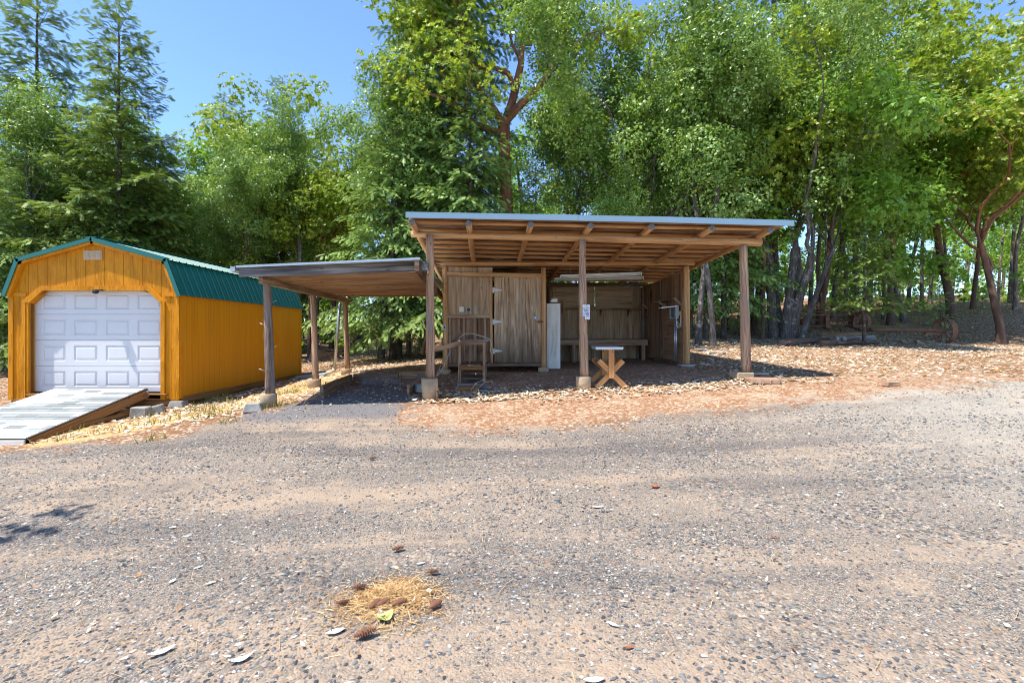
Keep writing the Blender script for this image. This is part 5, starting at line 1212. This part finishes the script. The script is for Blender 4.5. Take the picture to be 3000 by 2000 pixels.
def broadleaf(seed, h, fork, spread, nl, tmpl, leaf_s, per, r0, rc=(.6, 1.1), lean=(0, 0), wig=.22, stems=1, stem_spread=.35, explicit=None, upb=.10, levels=2, name='tree', trunk_r=None, kids=(3, 4)):
    rg = random.Random(seed); nr = np.random.default_rng(seed); w = MB(); tips = []
    def rv(s): return Vector((rg.gauss(0, s), rg.gauss(0, s), rg.gauss(0, s)))
    def limb(p, d, r, L, lev):
        n = max(4, int(L / .4)); pts = [p.copy()]; rad = [r]; d = d.normalized(); dirs = [d]
        for i in range(n):
            d = (d + rv(wig) + Vector((0, 0, upb))).normalized(); p = p + d * (L / n); pts.append(p.copy()); rad.append(max(.006, r * (1 - .62 * (i + 1) / n))); dirs.append(d)
        w.path(pts, rad, 9 if r > .07 else 6 if r > .03 else 4, caps=False, seed=rg.random())
        if lev == 0:
            tips.append((p, rg.uniform(*rc))); 
            if rg.random() < .55: tips.append((pts[n // 2] + rv(.25), rg.uniform(*rc) * .7))
            return
        for j in range(rg.randint(*kids)):
            k = n if j == 0 else rg.randint(max(1, n // 3), n); ax = dirs[k].cross(rv(1)).normalized(); a = rg.uniform(.15, .4) if j == 0 else rg.uniform(.5, 1.05)
            limb(pts[k], Matrix.Rotation(a, 3, ax) @ dirs[k], rad[k] * (.9 if j == 0 else .62), L * rg.uniform(.5, .72), lev - 1)
    if explicit:
        for pts, rad, term in explicit:
            w.path([Vector(p) for p in pts], rad, 10, caps=False, rough=.03, seed=rg.random())
            if term:
                for k in range(len(pts) // 2, len(pts)):
                    for _ in range(term):
                        d = (Vector(pts[k]) - Vector(pts[k - 1])).normalized(); ax = d.cross(rv(1)).normalized(); limb(Vector(pts[k]), Matrix.Rotation(rg.uniform(.4, 1.1), 3, ax) @ d, rad[k] * .55, spread * rg.uniform(.5, .9), levels - 1)
    else:
        for s in range(stems):
            a0 = 6.283 * s / stems + rg.uniform(-.4, .4); so = Vector((math.cos(a0), math.sin(a0), 0)) * (stem_spread if stems > 1 else 0); p = so * .5; d = (Vector((lean[0], lean[1], 1)) + so * .45).normalized(); n = 9; pts = [p - Vector((0, 0, .2))]; rad = [r0 * 1.35]; fk = fork * rg.uniform(.85, 1.1) if stems > 1 else fork
            for i in range(n):
                d = (d + rv(.045) + Vector((0, 0, .02))).normalized(); p = p + d * (fk / n); pts.append(p.copy()); rad.append(r0 * (1 - .35 * (i + 1) / n))
            w.path(pts, rad, 12, caps=False, rough=.05, seed=rg.random())
            for j in range(nl):
                a = 6.283 * j / nl + rg.uniform(-.5, .5); el = rg.uniform(.25, .75) if j else .05; dd = Vector((math.cos(a) * math.sin(el), math.sin(a) * math.sin(el), math.cos(el))); k = n if j < 2 else rg.randint(n - 3, n)
                limb(pts[k], (dd + d * .5), rad[k] * rg.uniform(.5, .7), (h - fk) * rg.uniform(.38, .55) * (1 if j else 1.15), levels)
    V, tone = foliage(tips, tmpl, leaf_s, per, nr)
    return w.mesh(name + '_trunk'), quads_mesh(name + '_crown', V, tone)

LIB = {}
def lib(key, kind, meshes, mats): LIB[key] = (kind, meshes, mats)
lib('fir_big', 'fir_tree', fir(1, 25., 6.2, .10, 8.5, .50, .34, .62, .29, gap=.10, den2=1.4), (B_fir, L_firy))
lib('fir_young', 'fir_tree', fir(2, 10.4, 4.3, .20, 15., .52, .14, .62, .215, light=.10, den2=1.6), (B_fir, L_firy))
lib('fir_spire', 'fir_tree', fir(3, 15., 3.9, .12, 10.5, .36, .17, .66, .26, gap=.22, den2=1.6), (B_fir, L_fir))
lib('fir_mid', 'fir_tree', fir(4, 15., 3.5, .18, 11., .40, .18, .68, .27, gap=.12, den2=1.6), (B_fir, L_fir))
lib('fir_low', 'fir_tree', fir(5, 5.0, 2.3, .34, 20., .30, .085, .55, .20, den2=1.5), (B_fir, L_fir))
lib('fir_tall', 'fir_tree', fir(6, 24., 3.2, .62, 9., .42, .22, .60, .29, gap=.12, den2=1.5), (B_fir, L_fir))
lib('madrone_a', 'madrone_tree', broadleaf(11, 13., 4.2, 0, 4, T_ros, .135, 100, .135, (.65, 1.15), wig=.25, name='madrone'), (B_mad, L_mad))
lib('madrone_b', 'madrone_tree', broadleaf(12, 12., 3.2, 0, 5, T_ros, .135, 90, .12, (.6, 1.1), wig=.28, lean=(.12, 0), name='madrone'), (B_mad, L_mad))
lib('oak_a', 'oak_tree', broadleaf(13, 13., 4., 0, 5, T_oak, .125, 90, .14, (.65, 1.15), wig=.2, upb=.06, name='oak'), (B_oak, L_oak))
lib('oak_b', 'oak_tree', broadleaf(14, 12., 4.8, 0, 4, T_oak, .125, 90, .12, (.6, 1.1), wig=.2, lean=(-.08, .04), name='oak'), (B_oak, L_oak))
lib('maple', 'maple_tree', broadleaf(15, 9.5, 3.2, 0, 5, T_map, .15, 62, .10, (.6, 1.1), wig=.22, upb=.03, lean=(.22, -.05), name='maple'), (B_oak, L_map))
lib('pole_a', 'oak_tree', broadleaf(16, 12., 6.4, 0, 3, T_oak, .13, 66, .11, (.5, .95), wig=.16, lean=(.03, 0), name='oak'), (B_pole, L_oak))
lib('pole_b', 'madrone_tree', broadleaf(17, 11., 5.0, 0, 3, T_ros, .135, 66, .085, (.5, .95), wig=.24, lean=(-.16, .05), name='madrone'), (B_mad, L_mad))
lib('pole_c', 'oak_tree', broadleaf(18, 13., 7.6, 0, 3, T_oak, .13, 66, .13, (.5, .95), wig=.12, name='oak'), (B_oak, L_oak))
lib('oak_cluster', 'oak_tree', broadleaf(19, 12., 3.6, 0, 2, T_oak, .125, 66, .19, (.6, 1.05), wig=.18, stems=5, stem_spread=.62, name='oak'), (B_oak, L_oak))
lib('shrub', 'bush', broadleaf(20, 2.4, .3, 0, 5, T_map, .10, 150, .02, (.3, .5), wig=.3, stems=3, stem_spread=.3, levels=1, name='bush'), (B_oak, L_map))
lib('sapling', 'sapling', fir(21, 1.6, .62, .10, 22., .15, .018, .8, .20, light=.35), (B_fir, L_firy))
# the big madrone: limbs follow the forks seen over the shelter roof
YM = 20.; MB0 = Vector(((1492 - 1500) / F * YM, YM, gz(-.1, YM)))
def ml(pts): return [tuple(at(x, y, YM + dy) - MB0) for x, y, dy in pts]
EX = [(ml([(1492,985,0),(1490,800,.1),(1484,600,.1),(1478,470,0),(1476,370,0)]), [.36,.29,.27,.25,.25], 0),
 (ml([(1476,372,0),(1448,322,-.2),(1408,272,-.5),(1388,222,-.7),(1330,200,-.9),(1290,165,-1.1),(1255,120,-1.2),(1225,70,-1.3)]), [.17,.14,.125,.12,.10,.085,.06,.04], 2),
 (ml([(1476,375,0),(1500,300,.2),(1516,235,.3),(1526,190,.3),(1530,130,.5),(1552,70,.6),(1560,10,.8),(1572,-70,1.)]), [.20,.17,.155,.135,.115,.09,.07,.05], 2),
 (ml([(1478,360,.1),(1520,312,-.2),(1572,262,-.4),(1606,220,-.5),(1636,160,-.6),(1650,110,-.6),(1660,40,-.5),(1672,-40,-.4)]), [.17,.15,.14,.13,.12,.09,.07,.05], 2),
 (ml([(1636,160,-.6),(1680,135,-.9),(1720,100,-1.2),(1760,90,-1.4)]), [.09,.07,.05,.03], 2),
 (ml([(1510,262,.3),(1488,215,0),(1440,195,-.2),(1400,198,-.4),(1370,160,-.6),(1350,100,-.7),(1330,40,-.8)]), [.12,.105,.09,.075,.065,.05,.03], 2),
 (ml([(1388,222,-.7),(1380,160,-.9),(1362,100,-1.),(1350,40,-1.1),(1345,-30,-1.2)]), [.07,.06,.05,.04,.03], 2),
 (ml([(1528,180,.3),(1500,130,.6),(1490,80,.8),(1470,20,1.),(1440,-50,1.2)]), [.075,.06,.05,.04,.03], 2),
 (ml([(1530,130,.5),(1556,132,.2),(1566,105,.1),(1548,90,0),(1545,40,-.2)]), [.07,.06,.055,.045,.03], 1),
 (ml([(1470,385,0),(1430,378,-.5),(1395,365,-.9),(1360,330,-1.3),(1300,290,-1.7),(1240,270,-2.)]), [.11,.09,.075,.06,.045,.03], 2)]
lib('big_madrone', 'madrone_tree', broadleaf(31, 14., 5., 1.9, 4, T_ros, .14, 62, .25, (.5, .85), wig=.28, explicit=EX, levels=2, name='madrone', kids=(2, 3)), (B_mad, L_mad))

def tree(key, loc, h, rz, label, cat='tree', group=None, first={}):
    kind, (tm, cm), (bm, lm) = LIB[key]; H0 = {'fir_big': 25, 'fir_young': 10.4, 'fir_spire': 15, 'fir_mid': 15, 'fir_low': 5, 'fir_tall': 24, 'madrone_a': 13, 'madrone_b': 12, 'oak_a': 13, 'oak_b': 12, 'maple': 9.5, 'pole_a': 12, 'pole_b': 11, 'pole_c': 13, 'oak_cluster': 12, 'shrub': 2.4, 'sapling': 1.6, 'big_madrone': 14}[key]
    t = thing(kind, label, cat, loc, group); t.rotation_euler = (0, 0, rz); s = h / H0; t.scale = (s, s, s)
    for nm, me, mt in (('trunk', tm, bm), ('crown', cm, lm)):
        o = bpy.data.objects.new(nm, me); COL.objects.link(o); o.parent = t
        if not me.materials: me.materials.append(mt)
    return t
def tp(px, Y, dz=0.): x = (px - 1500) / F * Y; return Vector((x, Y, gz(x, Y) + dz))
def hy(top, Y, loc): return H + (975 - top) / F * Y - loc.z
def T(key, px, Y, top, rz, label, cat='tree', group=None):
    l = tp(px, Y); return tree(key, l, hy(top, Y, l), rz, label, cat, group)
def TB(key, px, py, h, rz, label, cat='tree', group=None):
    return tree(key, hit(px, py), h, rz, label, cat, group)
G1, G2 = 'trees behind the sheds', 'tree trunks in the open wood'
tree('big_madrone', MB0, 14, 0, 'big red limbed madrone forking against the sky over the shelter roof', 'tree', G1)
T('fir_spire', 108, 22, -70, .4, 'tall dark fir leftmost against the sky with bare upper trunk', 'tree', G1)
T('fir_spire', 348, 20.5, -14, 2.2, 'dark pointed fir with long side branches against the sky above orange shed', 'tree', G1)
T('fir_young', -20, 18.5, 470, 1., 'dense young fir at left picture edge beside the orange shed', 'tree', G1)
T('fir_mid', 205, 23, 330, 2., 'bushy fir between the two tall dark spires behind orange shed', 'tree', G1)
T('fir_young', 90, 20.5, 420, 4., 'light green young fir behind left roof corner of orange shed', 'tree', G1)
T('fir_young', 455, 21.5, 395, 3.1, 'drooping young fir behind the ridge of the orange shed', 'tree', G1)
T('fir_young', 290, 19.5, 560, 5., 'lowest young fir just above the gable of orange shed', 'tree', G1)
T('oak_a', 590, 27, 310, .7, 'round green oak right of the dark pointed fir', 'tree', G1)
T('fir_mid', 655, 31, 275, 1.7, 'smaller fir in the low gap of skyline, left one', 'tree', G1)
T('fir_mid', 828, 29, 228, 5.6, 'pointed fir topping the low part of the skyline', 'tree', G1)
T('madrone_a', 735, 33, 262, 2.9, 'yellow green madrone between the two skyline firs', 'tree', G1)
T('madrone_b', 968, 25, 225, .3, 'bright yellow green madrone left of the biggest fir', 'tree', G1)
T('oak_b', 820, 23, 500, 2., 'low glossy oak behind the carport roof', 'tree', G1)
T('oak_b', 700, 22.5, 430, 4.2, 'leafy oak behind far end of the orange shed', 'tree', G1)
T('madrone_a', 905, 21.5, 480, 4.4, 'low madrone with reddish limbs behind the carport', 'tree', G1)
T('oak_a', 520, 24, 470, 1.4, 'low oak over the middle of the orange shed roof', 'tree', G1)
T('fir_big', 1322, 20.5, -560, 1.2, 'biggest fir with drooping pale green boughs beside the red limbed madrone', 'tree', G1)
T('fir_young', 1378, 18.9, 205, 3.9, 'young fir with light tips right behind the shelter roof', 'tree', G1)
T('fir_young', 1150, 18.8, 330, 2.3, 'young drooping fir behind gap between carport and shelter', 'tree', G1)
T('fir_young', 1570, 19.2, 470, .9, 'small young fir peeking over middle of the shelter roof', 'tree', G1)
T('fir_tall', 1240, 24, -420, 2.2, 'very tall fir behind the biggest fir', 'tree', G1)
T('oak_a', 1850, 20.0, -60, 2.2, 'pale glossy oak with silvery leaves above right half of shelter', 'tree', G1)
T('oak_b', 1735, 21.5, 60, .5, 'pale oak just right of the red limbed madrone', 'tree', G1)
T('oak_a', 1975, 22.5, -110, 4.1, 'tall glossy oak behind right end of the shelter roof', 'tree', G1)
T('oak_b', 1905, 18.4, 330, 5.2, 'low pale oak hanging just over the shelter roof', 'tree', G1)
T('fir_young', 2120, 19.6, 350, 1.6, 'dark young fir right of the shelter roof corner', 'tree', G1)
T('fir_mid', 2075, 24, -60, 3.3, 'tall dark fir behind right end of shelter', 'tree', G1)
T('fir_tall', 2268, 21.5, -640, .2, 'tall straight fir with bare lichen spotted trunk to top edge', 'tree', G1)
T('madrone_b', 2208, 20.8, 20, 1.2, 'madrone with red trunk left of the tall straight bare fir', 'tree', G1)
T('madrone_a', 2400, 25, -40, 2.6, 'madrone with red fork right of the tall straight bare fir', 'tree', G1)
T('maple', 2345, 18.7, 170, -.15, 'maple with broad bright leaves over the hay rake', 'tree', G1)
T('maple', 2650, 25.5, 200, 3.4, 'second maple spreading bright leaves right of the hay rake', 'tree', G1)
T('fir_low', 2532, 17.2, 665, .6, 'small dark fir on thin bare trunk before the hay rake', 'tree', G1)
T('madrone_a', 2790, 26, -160, 5.1, 'large yellow green madrone above the big rake wheel', 'tree', G1)
T('madrone_b', 2935, 20.5, -120, 3.7, 'large madrone with orange tinged leaves at right picture edge', 'tree', G1)
T('madrone_b', 2610, 25, -20, 1.9, 'tall madrone behind the bright maple', 'tree', G1)
TB('madrone_a', 2850, 906, 12.5, .9, 'thick two stemmed madrone with swollen base on the hillside', 'tree', G1)
TB('oak_cluster', 2295, 992, 12.5, .35, 'clump of dark oak trunks growing together left of hay rake', 'tree', G1)
for px, py, key, h, rz, lb in (
  (2023, 985, 'pole_a', 12, 0., 'grey fissured trunk nearest the right inner post of the shelter'),
  (2046, 1010, 'pole_c', 11, 1., 'dark slim trunk second from the right inner post of shelter'),
  (2068, 988, 'pole_a', 12, 2.4, 'leaning trunk third from the right inner post of shelter'),
  (2089, 1012, 'pole_c', 10, 4., 'thin dark trunk with base nearest camera behind shelter'),
  (2232, 993, 'pole_b', 10, 3.0, 'dark trunk leaning left across the right front post'),
  (2190, 962, 'pole_b', 11, .4, 'orange barked madrone trunk right of the right front post'),
  (2214, 950, 'pole_b', 11, 1.6, 'red trunk curving right between front post and the oak clump'),
  (2372, 948, 'pole_c', 12, 2., 'tan trunk just right of the clump of oak trunks'),
  (2397, 940, 'pole_a', 13, 3., 'pale straight fissured trunk behind left end of hay rake'),
  (2440, 938, 'pole_c', 12, .7, 'dark trunk leaning right behind middle of the hay rake'),
  (2478, 936, 'pole_a', 12, 1.4, 'pale trunk behind right half of the hay rake'),
  (2512, 940, 'pole_c', 13, 5., 'thick grey trunk behind the right end of hay rake'),
  (2590, 936, 'pole_a', 12, 4.4, 'pale fissured trunk standing clear right of the hay rake'),
  (2662, 893, 'pole_c', 12, .5, 'dark trunk on the hillside left of a bent pale branch'),
  (2700, 900, 'pole_a', 12, 2.9, 'pale thick trunk on hillside above the rake axle'),
  (2724, 886, 'pole_c', 12, 1.1, 'dark trunk just right of pale thick one on hillside'),
  (2975, 905, 'pole_a', 12, 3.6, 'pale trunk at the right picture edge on the hillside'),
  (2136, 965, 'pole_b', 10, 5.1, 'slim reddish trunk seen left of the right front post'),
  (876, 1052, 'pole_c', 11, .2, 'dark trunk between the orange shed and carport posts'),
  (1116, 1050, 'pole_c', 12, 1.9, 'thick dark trunk under the carport, nearest of that group'),
  (1168, 1042, 'pole_c', 12, 3.2, 'dark trunk under the carport right of the thick one'),
  (1198, 1036, 'pole_a', 12, .9, 'slim dark trunk left of the shelter front post'),
  (1140, 1045, 'pole_a', 9, 4.1, 'thin sapling trunk between the dark trunks under carport'),
  (1012, 1040, 'pole_b', 10, 2.2, 'reddish leaning trunk behind the back carport post'),
  (930, 1042, 'pole_a', 11, 5.5, 'grey trunk between middle and back carport posts'),
  (14, 1072, 'pole_c', 11, 2.5, 'dark trunk at left picture edge beside the orange shed')):
    TB(key, px, py, h, rz, lb, 'tree', G2)
for px, py, h, rz, lb in ((2755, 958, 1.6, 0, 'bright young fir sapling right behind the big rake wheel'), (2752, 912, 1.5, 1., 'thin young fir sapling on the hillside by orange slope'), (2778, 900, 1.8, 2., 'second thin fir sapling right of the first on hillside'), (2878, 905, .7, .5, 'tiny fir sapling at foot of the swollen madrone base'), (2965, 890, 2.2, .8, 'fir sapling at the right picture edge')):
    TB('sapling', px, py, h, rz, lb, 'sapling', 'young fir saplings')
tree('madrone_a', Vector((-8.3, 1.9, gz(-8.3, 1.9))), 9.0, .3, 'leafy tree beside the road whose shadow reaches the left edge')

# ------------------------------------------------------------------ the far wood
def woods():
    rg = random.Random(77); nr = np.random.default_rng(77); tr = MB(); tips = []; sh = []
    for i in range(190):
        Y = rg.uniform(27, 62); X = rg.uniform(-1.12, 1.22) * Y; px = 1500 + X / Y * F
        h = rg.uniform(9, 15)
        if X > 17 and Y < 46 and rg.random() < .30: continue
        if 430 < px < 1090: h = min(h, (975 - 330) / F * Y * rg.uniform(.72, 1.) + 1)
        z = gz(X, Y); lean = rg.uniform(-.10, .10)
        pts = [Vector((X + lean * h * t + rg.uniform(-.1, .1), Y, z - .2 + h * t)) for t in (0, .2, .4, .6, .8)]
        r = rg.uniform(.08, .2); tr.path(pts, [r * 1.3, r, r * .85, r * .65, r * .4], 7, caps=False, seed=i)
        for k in range(rg.randint(8, 13)):
            t = rg.uniform(.28, 1.); a = rg.uniform(0, 6.28); q = (1.15 - t) * 3.2 * rg.random() ** .6
            tips.append((Vector((X + lean * h * t + math.cos(a) * q, Y + math.sin(a) * q, z + h * t)), rg.uniform(.8, 1.5)))
    for i in range(560):
        Y = rg.uniform(25, 58); X = rg.uniform(-1.1, 1.1) * Y; px = 1500 + X / Y * F
        if px > 2560 and rg.random() < .2: continue
        z = gz(X, Y); sh.append((Vector((X, Y, z + rg.uniform(.3, 3.2))), rg.uniform(.5, 1.3)))
    V, t = foliage(tips, T_oak, .26, 20, nr, shell=.2); V2, t2 = foliage(sh, T_map, .24, 20, nr, shell=.2)
    return tr, np.concatenate([V, V2]), np.concatenate([t, t2 + .05])
tr, V, t = woods()
wd_ = quads_mesh('woods', V, np.clip(t, 0, .94)); wl = link_mesh('woods', wd_, L_map); tag(wl, 'sunlit green far wood behind the nearer trees', 'woods', kind='stuff')
w2 = tr.build('far_trunks', B_pole, wl); w2['kind'] = 'stuff'
# ------------------------------------------------------------------ light, sky and camera
SDIR = Vector((-.40, -.16, 1.)).normalized()          # towards the sun
el = math.asin(SDIR.z); azr = math.atan2(SDIR.x, SDIR.y)
w = bpy.data.worlds.new('World'); scene.world = w; w.use_nodes = True; nt = w.node_tree; nt.nodes.clear()
sk = nt.nodes.new('ShaderNodeTexSky'); sk.sky_type = 'NISHITA'; sk.sun_disc = False; sk.sun_elevation = el; sk.sun_rotation = azr % (2 * math.pi)
sk.altitude = 2500.; sk.air_density = 1.0; sk.dust_density = .0; sk.ozone_density = 6.
bg = nt.nodes.new('ShaderNodeBackground'); bg.inputs[1].default_value = .15; out = nt.nodes.new('ShaderNodeOutputWorld')
nt.links.new(sk.outputs[0], bg.inputs[0]); nt.links.new(bg.outputs[0], out.inputs[0])
sl = bpy.data.lights.new('sun', 'SUN'); sl.energy = 3.7; sl.angle = R(.5); sl.color = (1., .955, .88)
so = bpy.data.objects.new('sun', sl); COL.objects.link(so); so.rotation_euler = SDIR.to_track_quat('Z', 'Y').to_euler(); so.location = (0, 0, 30)
cam = bpy.data.cameras.new('camera'); cam.sensor_width = 36.; cam.lens = F / 3000 * 36; cam.shift_y = -25 / 3000; cam.clip_end = 600; cam.clip_start = .05
co = bpy.data.objects.new('camera', cam); COL.objects.link(co); co.location = (0, 0, H); co.rotation_euler = (R(90), 0, 0); scene.camera = co
vs = scene.view_settings; vs.view_transform = 'Standard'; vs.look = 'None'; vs.exposure = 1.35; vs.gamma = 1.; vs.use_curve_mapping = False
scene.render.engine = 'CYCLES'; cy = scene.cycles
cy.max_bounces = 8; cy.diffuse_bounces = 4; cy.transmission_bounces = 4; cy.glossy_bounces = 3; cy.sample_clamp_indirect = 6.
cy.use_adaptive_sampling = False
try:
    cy.use_denoising = True; cy.denoiser = 'OPENIMAGEDENOISE'; cy.denoising_input_passes = 'RGB_ALBEDO_NORMAL'; cy.denoising_prefilter = 'ACCURATE'; cy.pixel_filter_type = 'BLACKMAN_HARRIS'; cy.filter_width = 1.05
except Exception: pass
